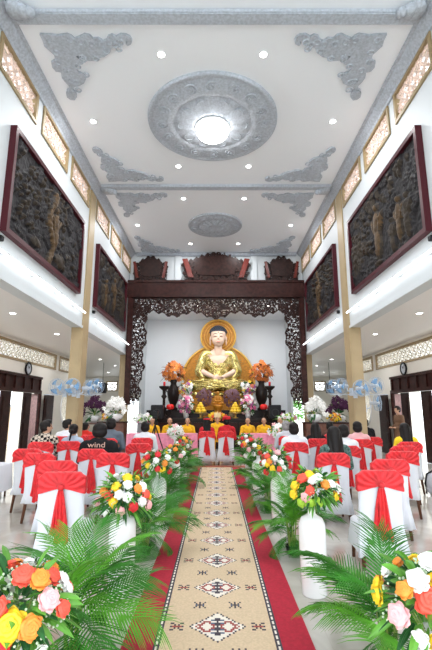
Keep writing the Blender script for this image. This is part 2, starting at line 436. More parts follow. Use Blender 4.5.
def rosette(R, cy, label):
    bm = B(); n = 96; prof = []
    rings_ = []
    for r, z in ((R, 0), (R, .05), (R*.97, .07), (R*.93, .05), (R*.90, .05), (R*.86, .07), (R*.70, .085), (R*.63, .10), (R*.61, .07), (R*.58, .05), (R*.45, .10), (R*.34, .09), (R*.30, .12), (R*.25, .12), (0, .10)):
        row = []
        for i in range(n):
            a = 2*PI*i/n; q = r/R
            zz = z
            if .64 < q < .9: zz += .022*math.sin(a*24)*math.sin((q-.64)*12)
            if .28 < q < .6: zz += .04*abs(math.sin(a*8))
            row.append(bm.verts.new((max(r, 1e-3)*math.cos(a), cy+max(r, 1e-3)*math.sin(a), HC-zz)))
        rings_.append(row)
    for a, b_ in zip(rings_, rings_[1:]):
        for i in range(n): bm.faces.new((a[i], a[(i+1) % n], b_[(i+1) % n], b_[i]))
    bm.faces.new(rings_[-1])
    for k in range(16):
        a = 2*PI*k/16; ring(bm, (R*.78*math.cos(a), cy+R*.78*math.sin(a), HC-.075), R*.085, R*.012, 'z', 14, 5); ring(bm, (R*.78*math.cos(a), cy+R*.78*math.sin(a), HC-.08), R*.035, R*.012, 'z', 10, 5)
    for k in range(10):
        a = 2*PI*k/10; ring(bm, (R*.46*math.cos(a), cy+R*.46*math.sin(a), HC-.10), R*.085, R*.012, 'z', 14, 5)
    ring(bm, (0, cy, HC-.06), R*.62, R*.015, 'z', 64, 5)
    bmesh.ops.translate(bm, verts=bm.verts[:], vec=(-.08 if R > 1.2 else -.03, 0, 0))
    recalc(bm); o = obj('ceiling_rosette', bm, M['greys'], smooth=True); tag(o, label, 'ornament'); return o
rosette(1.50, cy1-.10, 'large round grey stucco rosette around the globe light on the white ceiling')
rosette(.98, cy2-.12, 'small round grey stucco rosette without a lamp, on the far part of the ceiling')
# globe lamp
t = thing('ceiling_lamp', 'glowing white dome light at the centre of the large ceiling rosette', 'lamp', (-.08, cy1-.05, HC-.12))
bm = B(); lathe(bm, [(.40, 0), (.42, -.03), (.38, -.05)], 32); obj('rim', bm, M['white'], t, True)
bm = B(); lathe(bm, [(.38, -.05), (.375, -.12), (.33, -.20), (.24, -.27), (.12, -.305), (.02, -.31)], 32); obj('dome', bm, M['glow'], t, True)
# downlights
def downlight(x, y, z, label, grp, pw, first=[None]):
    if first[0] is None:
        t = thing('downlight', label, 'light', (x, y, z), 0, grp)
        bm = B(); ring(bm, (0, 0, -.008), .075, .012, 'z', 20, 5); obj('rim', bm, M['white'], t, True)
        bm = B(); lathe(bm, [(.066, -.004), (.066, -.012)], 16); obj('diffuser', bm, M['dlglow'], t)
        first[0] = t
    else: t = dup(first[0], (x, y, z), label=label, group=grp)
    lamp('downlight_light', 'AREA', (x, y, z-.03), pw, .12)
rowname = {6.7: 'before the big rosette', 8.57: 'beside the big rosette', 10.4: 'just beyond the big rosette', 12.2: 'before the small rosette', 14.16: 'beside the small rosette', 15.9: 'beyond the small rosette'}
for y, nm in rowname.items():
    X = 2.8 if y in (8.57, 14.16) else .97
    for s in (-1, 1):
        downlight(s*X-.07, y, HC, 'small round recessed ceiling light %s, %s of the centre line' % (nm, 'left' if s < 0 else 'right'), 'recessed lights in the nave ceiling', POWER['down'])
for j, y in enumerate((6.8, 9.45, 12.2, 15.4, 18.6, 21.4)):
    for s in (-1, 1):
        downlight(s*(4.75 if y < 14 else 5.2), y, HS, 'small round downlight in the low %s aisle ceiling, %s from the front' % ('left' if s < 0 else 'right', ('first', 'second', 'third', 'fourth', 'fifth', 'sixth')[j]), 'downlights in the aisle ceilings', POWER['aisle'])
for s in (-1, 1):
    for y, nm in ((25.5, 'last'),):
        downlight(s*6.6, y, HS, 'small round downlight at the far end of the %s aisle' % ('left' if s < 0 else 'right'), 'downlights in the aisle ceilings', POWER['aisle'])

# LED tubes under the paintings
def led(s, y0, y1, label):
    t = thing('tube_light', label, 'light', (s*(NX-.14), (y0+y1)/2, 4.17), 0, 'tube lights under the relief panels')
    L = y1-y0; bm = B(); tube(bm, [(0, -L/2, 0), (0, L/2, 0)], .022, 8); obj('tube', bm, M['ledglow'], t)
    for k in range(4):
        y = -L/2+L*(k+.5)/4; bm = B(); box(bm, *sorted((0, s*.16)), y-.015, y+.015, .02, .035); box(bm, -.03, .03, y-.025, y+.025, -.02, .04); obj('bracket', bm, M['chrome'], t)
for s, sd in ((-1, 'left'), (1, 'right')):
    led(s, 1.2, 5.2, 'white tube light low on the %s wall, nearest the camera' % sd)
    led(s, 6.1, 11.0, 'glowing white tube light on the %s wall below the near relief panel' % sd)
    led(s, 11.9, 16.9, 'glowing white tube light on the %s wall below the far relief panel' % sd)

# relief panels
def relief(s, y0, y1, z0, z1, seed, label, kind):
    t = thing('relief_panel', label, 'relief', (s*(NX-.0), (y0+y1)/2, z0), 0, 'carved relief panels on the nave walls')
    L, H = y1-y0, z1-z0; nu, nv = 150, 84
    rng = random.Random(seed)
    U, V = np.meshgrid(np.linspace(-L/2+.08, L/2-.08, nu), np.linspace(.08, H-.08, nv), indexing='ij')
    h = np.zeros_like(U); g = np.zeros_like(U)
    for i in range(nu):
        for j in range(nv):
            p = Vector((U[i, j]*2.2+seed, V[i, j]*2.2, seed*.7)); a = noise.noise(p*1.0); b_ = noise.noise(p*3.1); c = noise.noise(p*7)
            h[i, j] = .03*abs(b_)+.022*abs(c)
            if a > .05: h[i, j] += .03+.05*abs(c)
    def blob(cx, cz, rx, rz, amp, gold=1, rot=0):
        nonlocal h, g
        du, dv = U-cx, V-cz; c, si = math.cos(rot), math.sin(rot)
        q = ((du*c+dv*si)/rx)**2+((-du*si+dv*c)/rz)**2; k = np.clip(1-q, 0, 1)**.5
        h = np.maximum(h, h*.4+amp*k); g = np.maximum(g, gold*(k > .1)*k)
    def figure(cx, cz, hh, amp=.11, gold=.9):
        blob(cx, cz+hh*.92, hh*.07, hh*.085, amp, gold); blob(cx, cz+hh*.68, hh*.13, hh*.19, amp, gold); blob(cx, cz+hh*.34, hh*.12, hh*.36, amp, gold)
        blob(cx-hh*.14, cz+hh*.62, hh*.045, hh*.2, amp*.9, gold, .3); blob(cx+hh*.14, cz+hh*.62, hh*.045, hh*.2, amp*.9, gold, -.4)
    if kind == 'tree':
        for k in range(14): blob(-.1+.12*math.sin(k*.6), .15+k*.12, .09+.03*math.cos(k), .12, .10, .9, .2)
        figure(.12, .45, 1.05)
        for k in range(40): blob(-1.3+rng.uniform(-.5, .5), rng.uniform(.5, 1.75), .06, .04, .09, .5, rng.random()*3)
        for k in range(40): blob(rng.uniform(-.8, .8), rng.uniform(1.2, 1.85), .09, .035, .08, .55, rng.random()*3)
        for k in range(22): blob(rng.uniform(.3, 1.7), rng.uniform(.15, 1.2), .10, .05, .08, .35, rng.random()*3)
        blob(.5, .35, .35, .16, .1, .6); blob(-.8, .3, .3, .12, .08, .4)
    else:
        figure(.1, .25, 1.35); figure(-1.0, .2, 1.0); figure(-1.35, .15, .95, gold=.6); figure(-.65, .1, .8, gold=.5)
        for k in range(60): blob(rng.uniform(.5, 1.75), rng.uniform(.6, 1.5), .08, .05, .08, .45, rng.random()*3)
        for k in range(34): x = rng.uniform(-1.7, 1.7); blob(x, rng.uniform(1.45, 1.85), .03, .13, .08, .5, rng.uniform(-.4, .4))
        for k in range(5): blob(1.2+.12*k, .9, .035, .8, .07, .4, .1)
        blob(.15, .2, .2, .05, .1, .5)
    bm = B(); cl = bm.loops.layers.color.new('patina') if False else None
    vs = [[bm.verts.new((-s*(.03+h[i, j]), U[i, j], V[i, j])) for j in range(nv)] for i in range(nu)]
    for i in range(nu-1):
        for j in range(nv-1):
            f = bm.faces.new((vs[i][j], vs[i+1][j], vs[i+1][j+1], vs[i][j+1]))
            gg = max(g[i, j], g[i+1, j+1]); f.material_index = 2 if gg > .62 else (1 if gg > .3 or h[i, j] > .075 else 0)
    recalc(bm)
    if sum(f.normal.x for f in bm.faces)*s > 0: bmesh.ops.reverse_faces(bm, faces=bm.faces[:])
    obj('carving', bm, [M['rel0'], M['rel1'], M['rel2']], t, True)
    bm = B()
    for a in ((-L/2, L/2, 0, .09), (-L/2, L/2, H-.09, H), (-L/2, -L/2+.09, .09, H-.09), (L/2-.09, L/2, .09, H-.09)):
        box(bm, *sorted((0, -s*.12)), *a)
    obj('frame', bm, M['maroon'], t)
M['rel0'] = mat('relief_dark_ground', (.022, .020, .022), .62, spec=.25, var=.3, vscale=9, bump=.3)
M['rel1'] = mat('relief_bronze_brown', (.040, .030, .022), .6, .0, var=.3, vscale=9, bump=.3)
M['rel2'] = mat('relief_gilded_bronze', (.085, .052, .026), .5, .2, var=.35, vscale=9, bump=.3)
relief(-1, 6.62, 10.6, 4.58, 6.62, 1.3, 'dark carved relief with a bronze tree figure, near panel on the left wall', 'tree')
relief(-1, 12.05, 16.15, 4.6, 6.6, 5.3, 'dark carved relief, far panel on the left wall by the altar', 'fig')
relief(1, 6.62, 10.6, 4.58, 6.62, 9.1, 'dark carved relief with one tall standing figure, near panel on the right wall', 'fig')
relief(1, 12.05, 16.15, 4.6, 6.6, 13.7, 'dark carved relief, far panel on the right wall by the altar', 'tree')
for s, sd in ((-1, 'left'), (1, 'right')):
    for y, nm in ((6.62, 'near'), (12.1, 'far')):
        o = bbox('wall_sensor', -.04, .04, -.05, .05, 0, .09, M['black'], bev=.01); o.location = (s*(NX-.04), y, 4.4); tag(o, 'tiny black box on the %s wall under the lower corner of the %s relief panel' % (sd, nm), 'sensor')

# wall clocks
def clock(s, label):
    t = thing('wall_clock', label, 'clock', (s*(OX-.0), 14.1, 2.94), 0)
    bm = B(); ring(bm, (-s*.04, 0, 0), .20, .03, 'x', 32, 6); obj('rim', bm, M['black'], t, True)
    bm = B(); n = 32; r = .19; c = [bm.verts.new((-s*.045, r*math.cos(2*PI*i/n), r*math.sin(2*PI*i/n))) for i in range(n)]; bm.faces.new(c)
    b2 = [bm.verts.new((0, r*math.cos(2*PI*i/n), r*math.sin(2*PI*i/n))) for i in range(n)]
    for i in range(n): bm.faces.new((c[i], c[(i+1) % n], b2[(i+1) % n], b2[i]))
    recalc(bm); obj('dial', bm, mat('clock_dial', (.55, .60, .66), .3), t)
    bm = B()
    for a, l, w_ in ((1.1, .10, .010), (2.3, .15, .007)):
        tube(bm, [(-s*.055, 0, 0), (-s*.055, l*math.cos(a), l*math.sin(a))], w_, 4)
    obj('hands', bm, M['black'], t)
    bm = B()
    for k in range(12):
        a = 2*PI*k/12; tube(bm, [(-s*.05, .15*math.cos(a), .15*math.sin(a)), (-s*.05, .175*math.cos(a), .175*math.sin(a))], .006, 4)
    obj('hour_marks', bm, M['black'], t)
clock(-1, 'round wall clock with black rim above the left doors'); clock(1, 'round wall clock with black rim above the right doors')

# carved wooden arch across the altar front
t = thing('altar_arch', 'wide dark carved wooden screen arch framing the altar, from wall to wall', 'arch', (0, 16.8, 1.7))
bm = B(); box(bm, -3.69, 3.69, -.12, .14, 4.5, 5.17); box(bm, -3.69, 3.69, -.16, .14, 5.10, 5.19); box(bm, -3.69, 3.69, -.15, .14, 4.46, 4.56); obj('beam', bm, M['wood2'], t)
for s in (-1, 1):
    bm = B(); box(bm, *sorted((s*3.44, s*3.66)), -.10, .12, 0.05, 4.46); obj('post', bm, M['wood2'], t)
def scroll(U, V, sc=3.2, seed=0):
    a = np.zeros_like(U)
    for i in range(U.shape[0]):
        for j in range(U.shape[1]):
            p = Vector((U[i, j]*sc+seed, V[i, j]*sc, seed)); q = Vector(noise.noise_vector(p*.8))
            a[i, j] = noise.noise(p*1.5+q*1.4)
    return a
def topmask(U, V):
    w_ = .70+.10*np.cos(U*2*PI/1.75)+.09*np.exp(-(U/.7)**2)+.05*np.cos(U*2*PI/.4)
    n = scroll(U, V, 4.2, 2.0); e = 4.46-w_
    ins = V > e
    return ins & (((np.abs(n) > .045) & ~(np.abs(n-.26) < .04) & ~(np.abs(n+.26) < .04)) | (V < e+.06) | (V > 4.40))
bm = field(-3.44, 3.44, 3.5, 4.46, .03, topmask, .09, lambda u, v, t_: Vector((u, t_, v)), 1, relief=lambda u, v: 1+.5*noise.noise(Vector((u*6, v*6, 3))))
obj('fretwork', bm, M['wood'], t)
for s in (-1, 1):
    def sidemask(U, V):
        k = np.clip((V-.0)/4.4, 0, 1)
        w_ = .38+.26*k+.06*np.sin(V*5.2)+.04*np.sin(V*13)
        w_ = np.where(V < .35, w_*(.55+V), w_); w_ = np.where(V > 3.9, w_+(V-3.9)*.5, w_)
        X = 3.44-np.abs(U); n = scroll(U*s, V, 4.2, 7.0); ins = (X < w_) & (V > .02+.1*np.abs(np.sin(X*20)))
        return ins & (((np.abs(n) > .048) & ~(np.abs(n-.26) < .045) & ~(np.abs(n+.26) < .045)) | (X > w_-.045))
    bm = field(*( (-3.44, -2.5) if s < 0 else (2.5, 3.44)), 0, 4.2, .03, sidemask, .09, lambda u, v, t_: Vector((u, t_, v)), 1, relief=lambda u, v: 1+.5*noise.noise(Vector((u*6, v*6, 9))))
    obj('fretwork', bm, M['wood'], t)
# carved boards standing on the beam
def board(x, wid, hgt, label):
    t = thing('carved_board', label, 'carving', (x, 16.82, 6.89), 0, 'carved wooden boards above the altar beam')
    def bmask(U, V):
        u = U/(wid/2); top = hgt*(.86+.14*np.cos(U*2*PI/wid)*1.0)-.10*np.abs(u)-.05*np.cos(U*26)
        lo = .04+.03*np.cos(U*24); side = 1-.06*np.abs(np.sin(V*9))-.12*(1-V/hgt)
        n = scroll(U, V, 5, x)
        inner = (np.abs(u) < .45) & (V > .20*hgt) & (V < .80*hgt)
        return (V < top) & (V > lo) & (np.abs(u) < side) & (inner | (np.abs(n) > .045))
    bm = field(-wid/2, wid/2, 0, hgt, .03, bmask, .07, lambda u, v, q: Vector((u, q-.06*v+.03, v)), 1)
    obj('carved_border', bm, M['wood'], t)
    bm = B(); k = wid*.29; z0, z1 = hgt*.22, hgt*.82; pts = [(-k*.86, z0), (-k*.4, z0-.03), (0, z0-.04), (k*.4, z0-.03), (k*.86, z0), (k*1.05, z1-.1), (k*.6, z1+.02), (0, z1+.06), (-k*.6, z1+.02), (-k*1.05, z1-.1)]
    prism(bm, pts, lambda u, v, q: (u, q-.06*v, v), -.045, -.01); recalc(bm); obj('panel', bm, M['wood'], t)
    for s in (-1, 1):
        bm = B(); prism(bm, [(s*wid*.30, hgt*.12), (s*wid*.37, hgt*.12), (s*wid*.455, hgt*.74), (s*wid*.385, hgt*.76)], lambda u, v, q: (u, q-.06*v, v), -.07, -.02); recalc(bm)
        obj('slat', bm, M['slat'], t)
    return t
M['slat'] = mat('lacquer_red_slat', (.13, .018, .012), .25)
board(0, 3.15, 1.28, 'widest carved dark wooden board, centred above the altar beam')
board(-2.78, 1.62, 1.12, 'small carved dark wooden board left of the wide one above the altar beam')
board(2.78, 1.62, 1.12, 'small carved dark wooden board right of the wide one above the altar beam')

# carpet (woven pattern as cells of the one mesh)
def carpet():
    cu, cv = .0145, .0230; hw = 45; y0, y1 = 1.9, 12.1; nv = int((y1-y0)/cv); nu = 2*hw+1
    P = np.zeros((nu, nv), int); per = 30
    ph = int(round((3.46-y0)/cv)) % per
    for i in range(nu):
        a = abs(i-hw)
        for j in range(nv):
            if a > 30.5: P[i, j] = 1; continue
            if a == 30: P[i, j] = 2; continue
            if a == 29: P[i, j] = 3 if j % 3 else 2; continue
            if a == 28: P[i, j] = 2; continue
            b = ((j-ph+per//2) % per)-per//2; ab = abs(b)
            # diamond medallion
            q = a/14.6+ab/9.5
            if q <= 1.0:
                P[i, j] = 2 if q > .93 else 3
                if q < .82:
                    r = math.hypot(a-5.5, b*1.1)
                    if 2.6 < r < 3.7: P[i, j] = 4
                    if a <= 1 and ab < 6 and (ab % 3 != 0 or a == 0): P[i, j] = 2
                    if a in (2, 3) and ab in (2, 4): P[i, j] = 5
                    if a > 8 and ab <= 1 and (a+b) % 2: P[i, j] = 4
                continue
            # small motifs beside the medallions and in the gaps
            a2 = abs(a-21); 
            if a2 <= 3 and ab <= 2:
                if (a2 == 2*ab-1 and ab > 0) or (a2 == ab and ab > 0) or (a2 == 3 and ab == 0): P[i, j] = 2
                elif a2 <= 2 and ab == 0: P[i, j] = 4
            b3 = per//2-ab; a3 = abs(a-10)
            if a3 <= 3 and b3 <= 2:
                if (a3 == b3+1) or (a3 == 0 and b3 <= 2): P[i, j] = 2
                elif a3 <= 2 and b3 == 0: P[i, j] = 5
    bm = B(); V = {}
    def vv(i, j):
        if (i, j) not in V: V[(i, j)] = bm.verts.new(((i-nu/2)*cu+.012, y0+j*cv, .012))
        return V[(i, j)]
    # merge runs along the length to keep the mesh light
    for i in range(nu):
        j = 0
        while j < nv:
            k = j
            while k < nv and P[i, k] == P[i, j] and k-j < 6: k += 1
            f = bm.faces.new((vv(i, j), vv(i+1, j), vv(i+1, k), vv(i, k))); f.material_index = int(P[i, j]); j = k
    X = nu/2*cu
    for (a, b_) in (((-X, y0), (X, y0)), ((X, y0), (X, y0+nv*cv)), ((X, y0+nv*cv), (-X, y0+nv*cv)), ((-X, y0+nv*cv), (-X, y0))):
        q = [bm.verts.new((a[0]+.012, a[1], 0.001)), bm.verts.new((b_[0]+.012, b_[1], 0.001)), bm.verts.new((b_[0]+.012, b_[1], .012)), bm.verts.new((a[0]+.012, a[1], .012))]; f = bm.faces.new(q); f.material_index = 1
    o = obj('carpet', bm, [mat('carpet_beige', (.64, .49, .33), .95, var=.08, vscale=60), mat('carpet_red', (.42, .012, .035), .95, var=.12, vscale=40), mat('carpet_black', (.07, .06, .075), .95), mat('carpet_cream', (.80, .74, .66), .95), mat('carpet_maroon', (.33, .07, .06), .95), mat('carpet_blue_grey', (.10, .12, .19), .95)])
    tag(o, 'long beige aisle carpet with diamond medallions and red borders, leading to the altar', 'carpet')
carpet()
o = bbox('floor_strip', -1.2, 1.2, 12.14, 12.3, 0, .03, mat('terracotta_edge', (.45, .12, .07), .5), bev=.005); tag(o, 'low terracotta red strip on the floor where the carpet ends', 'threshold')

# spotlights under the niche ceiling
for x in (-2.4, -.8, .8, 2.4):
    downlight(x, 18.3, 6.2, 'small recessed spotlight in the niche ceiling over the altar, %s' % {-2.4: 'far left', -.8: 'centre left', .8: 'centre right', 2.4: 'far right'}[x], 'recessed spotlights over the altar', POWER['niche'])
# ---------------- chairs ----------------
def make_chair(full):
    """banquet chair seen from behind: back at y=0, seat towards +y"""
    t = thing('banquet_chair', 'x', 'chair', (0, 0, 0), 0, 'banquet chairs in white covers with red bows')
    z0 = .16 if full else .30
    bm = B(); n = 56
    # skirt and seat
    prof = [(z0, .255, .29), (z0+.12, .245, .275), (.35, .232, .255), (.41, .226, .25), (.43, .20, .23)]
    rings_ = []
    for q, (z, hx, hy) in enumerate(prof):
        row = []
        for i in range(n):
            a = 2*PI*i/n; c, s_ = math.cos(a), math.sin(a); e = .28
            x = hx*math.copysign(abs(c)**e, c); y = hy*math.copysign(abs(s_)**e, s_)
            fl = max(0, (.45-z))*.09*math.sin(a*9+1)
            row.append(bm.verts.new((x*(1+fl), .21+.80*y*(1+fl), z)))
        rings_.append(row)
    for a, b in zip(rings_, rings_[1:]):
        for i in range(n): bm.faces.new((a[i], a[(i+1) % n], b[(i+1) % n], b[i]))
    bm.faces.new(rings_[-1])
    obj('seat_cover', bm, M['cover'], t, True)
    # back cover, from hem to rounded top, leaning back a little
    bm = B(); rings_ = []; lean = lambda z: -.10*max(0, z-.45)-.0
    zs = [z0-.03, .3 if full else .36, .42, .55, .68, .80, .88, .915, .938, .950]
    for z in zs:
        top = max(0, z-.86); hx = .222 - (0 if z < .88 else [.0, .008, .028, .075][min(3, int((z-.88)/.022))]); hx += max(0, .45-z)*.14
        th = .034 if z < .93 else .020
        row = []
        for i in range(n):
            a = 2*PI*i/n; c, s_ = math.cos(a), math.sin(a)
            x = hx*math.copysign(abs(c)**.35, c); y = th*math.copysign(abs(s_)**.6, s_)
            fold = max(0, .62-z)*.05*math.sin(x*58+z*3)
            row.append(bm.verts.new((x, y+lean(z)-max(0, .45-z)*.10+fold, z)))
        rings_.append(row)
    for a, b in zip(rings_, rings_[1:]):
        for i in range(n): bm.faces.new((a[i], a[(i+1) % n], b[(i+1) % n], b[i]))
    bm.faces.new(rings_[-1]); bm.faces.new(rings_[0][::-1])
    obj('back_cover', bm, M['cover'], t, True)
    # organza hood over the top of the back, gathered to a knot
    bm = B(); nu, nv = 44, 14; W = .236; kz = .825
    g = []
    for i in range(nu+1):
        u = -1+2*i/nu; row = []
        ztop = .962-.05*max(0, abs(u)-.72)**1.0/.28*1.0
        zlo = kz-.065*abs(u)**.9
        for j in range(nv+1):
            v = j/nv; z = ztop+(zlo-ztop)*v
            ang = math.atan2(z-kz, u*W*1.0+1e-6)
            puck = .009*math.sin(ang*17+2*math.sin(u*4))*min(1, math.hypot(u*W, z-kz)/.12)
            x = u*W*(1-.0*v); bulge = .018*math.exp(-((u/.22)**2))*v
            row.append(bm.verts.new((x, lean(z)-.040-bulge-puck-.006*(1-u*u), z)))
        g.append(row)
    for i in range(nu):
        for j in range(nv): bm.faces.new((g[i][j], g[i+1][j], g[i+1][j+1], g[i][j+1]))
    # over the top edge and down the front
    f = []
    for i in range(nu+1):
        u = -1+2*i/nu; x, y, z = g[i][0].co; row = [g[i][0]]
        for (dy, dz) in ((.018, .010), (.045, .012), (.075, 0), (.084, -.06), (.086, -.13+.04*math.sin(u*9))): row.append(bm.verts.new((x, y+dy, z+dz)))
        f.append(row)
    for i in range(nu):
        for j in range(5): bm.faces.new((f[i][j+1], f[i+1][j+1], f[i+1][j], f[i][j]))
    # sides wrap
    for i in (0, nu):
        wr = []
        for j in range(nv+1):
            x, y, z = g[i][j].co; wr.append(bm.verts.new((x*.995, y+.085, z+.004)))
        for j in range(nv): bm.faces.new((g[i][j], g[i][j+1], wr[j+1], wr[j]) if i == 0 else (wr[j], wr[j+1], g[i][j+1], g[i][j]))
    hood = obj('sash', bm, M['sash'], t, True)
    bm = B(); ell(bm, (0, lean(kz)-.066, kz+.005), (.038, .026, .034), 2); obj('knot', bm, M['sash'], hood, True)
    # tails
    bm = B(); nu, nv = 22, 16
    for (x0, wd, zl, ph, dy) in ((-.012, .062, .38, 0, 0), (.022, .05, .31, 1.6, -.012)):
        g = []
        for i in range(nu+1):
            u = -1+2*i/nu; row = []
            for j in range(nv+1):
                v = j/nv; z = kz-.005+(zl-kz)*v; w_ = .018+wd*(v**.6)
                row.append(bm.verts.new((x0*v*1.4+u*w_, lean(max(z, .45))-max(0, .45-z)*.1-.058+dy-.012*math.sin(u*8+ph+v*1.5)*(.3+v), z+.012*math.sin(u*5+ph)*v)))
            g.append(row)
        for i in range(nu):
            for j in range(nv): bm.faces.new((g[i][j], g[i+1][j], g[i+1][j+1], g[i][j+1]))
    obj('sash_tail', bm, M['sash'], hood, True)
    for (x, y, dx, dy) in ((-.19, .03, -.02, -.06), (.19, .03, .02, -.06), (-.19, .36, -.015, .02), (.19, .36, .015, .02)):
        bm = B(); tube(bm, [(x, y, .40), (x+dx*.4, y+dy*.4, .24), (x+dx, y+dy, 0)], .028, 8, .018); obj('leg', bm, M['leg'], t, True)
    return t
chA = make_chair(True); chB = make_chair(False)
first = {0: True, 1: True}
def chair(x, y, rz, label, kind=1):
    src = (chA, chB)[kind]
    if first[kind]: first[kind] = False; src.location = (x, y, 0); src.rotation_euler = (0, 0, math.radians(rz)); src['label'] = label; return src
    return dup(src, (x, y, 0), math.radians(rz), label)
CH = [  # x, y, rotation, label, kind
 (-1.56, 4.50, 3, 'white-covered chair with red bow nearest the camera on the left of the carpet', 0),
 (-1.97, 5.45, 2, 'covered chair with its red top showing over the nearest left chair', 0),
 (-2.56, 6.35, -8, 'covered chair with long red tail and brown legs at the left edge of the seating', 1),
 (-3.02, 7.00, -4, 'covered chair half hidden beyond the brown-legged one at the left edge', 1),
 (-3.42, 8.45, 0, 'covered chair that the man in the checked shirt sits on', 1),
 (-1.50, 6.37, 2, 'covered chair with red bow just behind the nearest left flower vase', 0),
 (-1.98, 7.00, -6, 'covered chair with red tail that the man in the black T-shirt sits on', 0),
 (-1.44, 8.07, 3, 'covered chair with straight red tail by the carpet, second along the left vases', 0),
 (-2.92, 8.62, 0, 'covered chair with red top in front of the woman with the hair bun', 1),
 (-1.64, 9.60, 0, 'covered chair of the lone man in white, left of the carpet', 1),
 (-2.40, 9.45, 0, 'covered chair of the man in the grey shirt', 1),
 (-3.62, 10.1, 0, 'covered chair under the man in white beside the left column', 1),
 (-3.10, 10.6, 0, 'empty covered chair ahead of the woman with the hair bun', 1),
 (1.71, 4.62, -3, 'white-covered chair with red bow nearest the camera on the right of the carpet', 0),
 (2.22, 5.60, -2, 'covered chair directly behind the nearest right chair, mostly its red hood showing', 0),
 (2.83, 6.62, -2, 'third covered chair back in the slanting row on the far right', 1),
 (3.27, 7.55, 0, 'fourth covered chair back in the slanting row on the far right', 1),
 (3.78, 8.45, 0, 'covered chair under the woman in yellow', 1),
 (1.71, 6.37, -2, 'covered chair with red bow in front of the woman with long hair and patterned top', 0),
 (2.27, 7.55, 6, 'covered chair under the man in white on the right, turned a little', 1),
 (1.54, 8.35, -2, 'covered chair of the black-haired man in white by the right vases', 0),
 (2.20, 9.35, 0, 'covered chair of the woman in black', 1),
 (3.08, 9.20, 5, 'covered chair of the man in the pink shirt', 1),
 (3.55, 9.85, 4, 'covered chair peeking out beyond the man in pink, by the right column', 1),
 (1.72, 10.2, 0, 'covered chair of the grey-haired man in white', 1),
 (3.05, 11.2, 0, 'distant covered chair of the small guest near the right wooden cabinet', 1),
]
for c in CH: chair(*c)
chair(-.26, 12.45, 0, 'covered chair of the bride in red, left of the central pair', 0)
chair(.29, 12.45, 0, 'covered chair of the groom in red, right of the central pair', 0)

# ---------------- people ----------------
def union(parts, voxel, smooth_it=2, cut=None):
    """one continuous surface over tapered limbs and ellipsoids"""
    bm = B()
    for p in parts:
        if p[0] == 'e': ell(bm, p[1], p[2], 3 if max(p[2]) > .05 else 2, p[3] if len(p) > 3 else None)
        else:
            _, a, b, r0, r1 = p[:5]; a, b = Vector(a), Vector(b); L = (b-a).length; n = max(2, int(L/(min(r0, r1)*.35))+1)
            for i in range(n+1):
                k = i/n; r = r0+(r1-r0)*k; ell(bm, a.lerp(b, k), (r, r, r), 2)
    me = bpy.data.meshes.new('u'); bm.to_mesh(me); bm.free()
    o = bpy.data.objects.new('u', me); COL.objects.link(o)
    r = o.modifiers.new('r', 'REMESH'); r.mode = 'VOXEL'; r.voxel_size = voxel
    s_ = o.modifiers.new('s', 'SMOOTH'); s_.iterations = smooth_it; s_.factor = .5
    dg = bpy.context.evaluated_depsgraph_get(); out = bpy.data.meshes.new_from_object(o.evaluated_get(dg))
    bpy.data.objects.remove(o); bpy.data.meshes.remove(me)
    if cut:
        bm = B(); bm.from_mesh(out)
        bmesh.ops.delete(bm, geom=[f for f in bm.faces if not cut(f.calc_center_median())], context='FACES')
        bm.to_mesh(out); bm.free()
    out.polygons.foreach_set('use_smooth', [True]*len(out.polygons))
    return out
HZ = 1.17   # head centre of a seated figure
def head_parts(c, yaw=0):
    x, y, z = c; cs, sn = math.cos(yaw), math.sin(yaw)
    R = Matrix.Rotation(yaw, 4, 'Z')
    P = lambda a, b, d: (x+a*cs-b*sn, y+a*sn+b*cs, z+d)
    return [('e', P(0, -.01, .03), (.076, .094, .088), R), ('e', P(0, .02, -.04), (.058, .070, .072), R), ('e', P(0, .045, -.085), (.030, .030, .024), R),
            ('c', P(0, .085, .015), P(0, .106, -.025), .009, .014), ('e', P(-.078, .0, -.015), (.010, .020, .032), R), ('e', P(.078, .0, -.015), (.010, .020, .032), R),
            ('e', P(0, .084, .028), (.052, .014, .010), R), ('e', P(0, .086, -.058), (.024, .012, .009), R)]
def hand(w_, d, side, s=1):
    """palm and five fingers from wrist w_, pointing along d (unit), lying palm down"""
    w_ = Vector(w_); d = Vector(d).normalized(); side = Vector(side).normalized(); up = Vector((0, 0, 1))
    p = [('c', w_, w_+d*.07*s, .026*s, .030*s), ('c', w_+d*.03*s+side*.016*s, w_+d*.075*s+side*.024*s, .018*s, .015*s), ('c', w_+d*.03*s-side*.016*s, w_+d*.075*s-side*.024*s, .018*s, .015*s)]
    for k, L in zip((-1.5, -.5, .5, 1.5), (.058, .072, .078, .068)):
        a = w_+d*.08*s+side*.0205*k*s; b = a+d*L*.55*s; c = b+(d*.8-up*.6)*L*.5*s
        p += [('c', a, b, .0095*s, .0088*s), ('c', b, c, .0088*s, .0075*s)]
    a = w_+d*.02*s+side*.03*s; b = a+(d*.5+side*.7)*.035*s; c = b+(d*.9+side*.2)*.03*s
    p += [('c', a, b, .012*s, .011*s), ('c', b, c, .011*s, .009*s)]
    return p
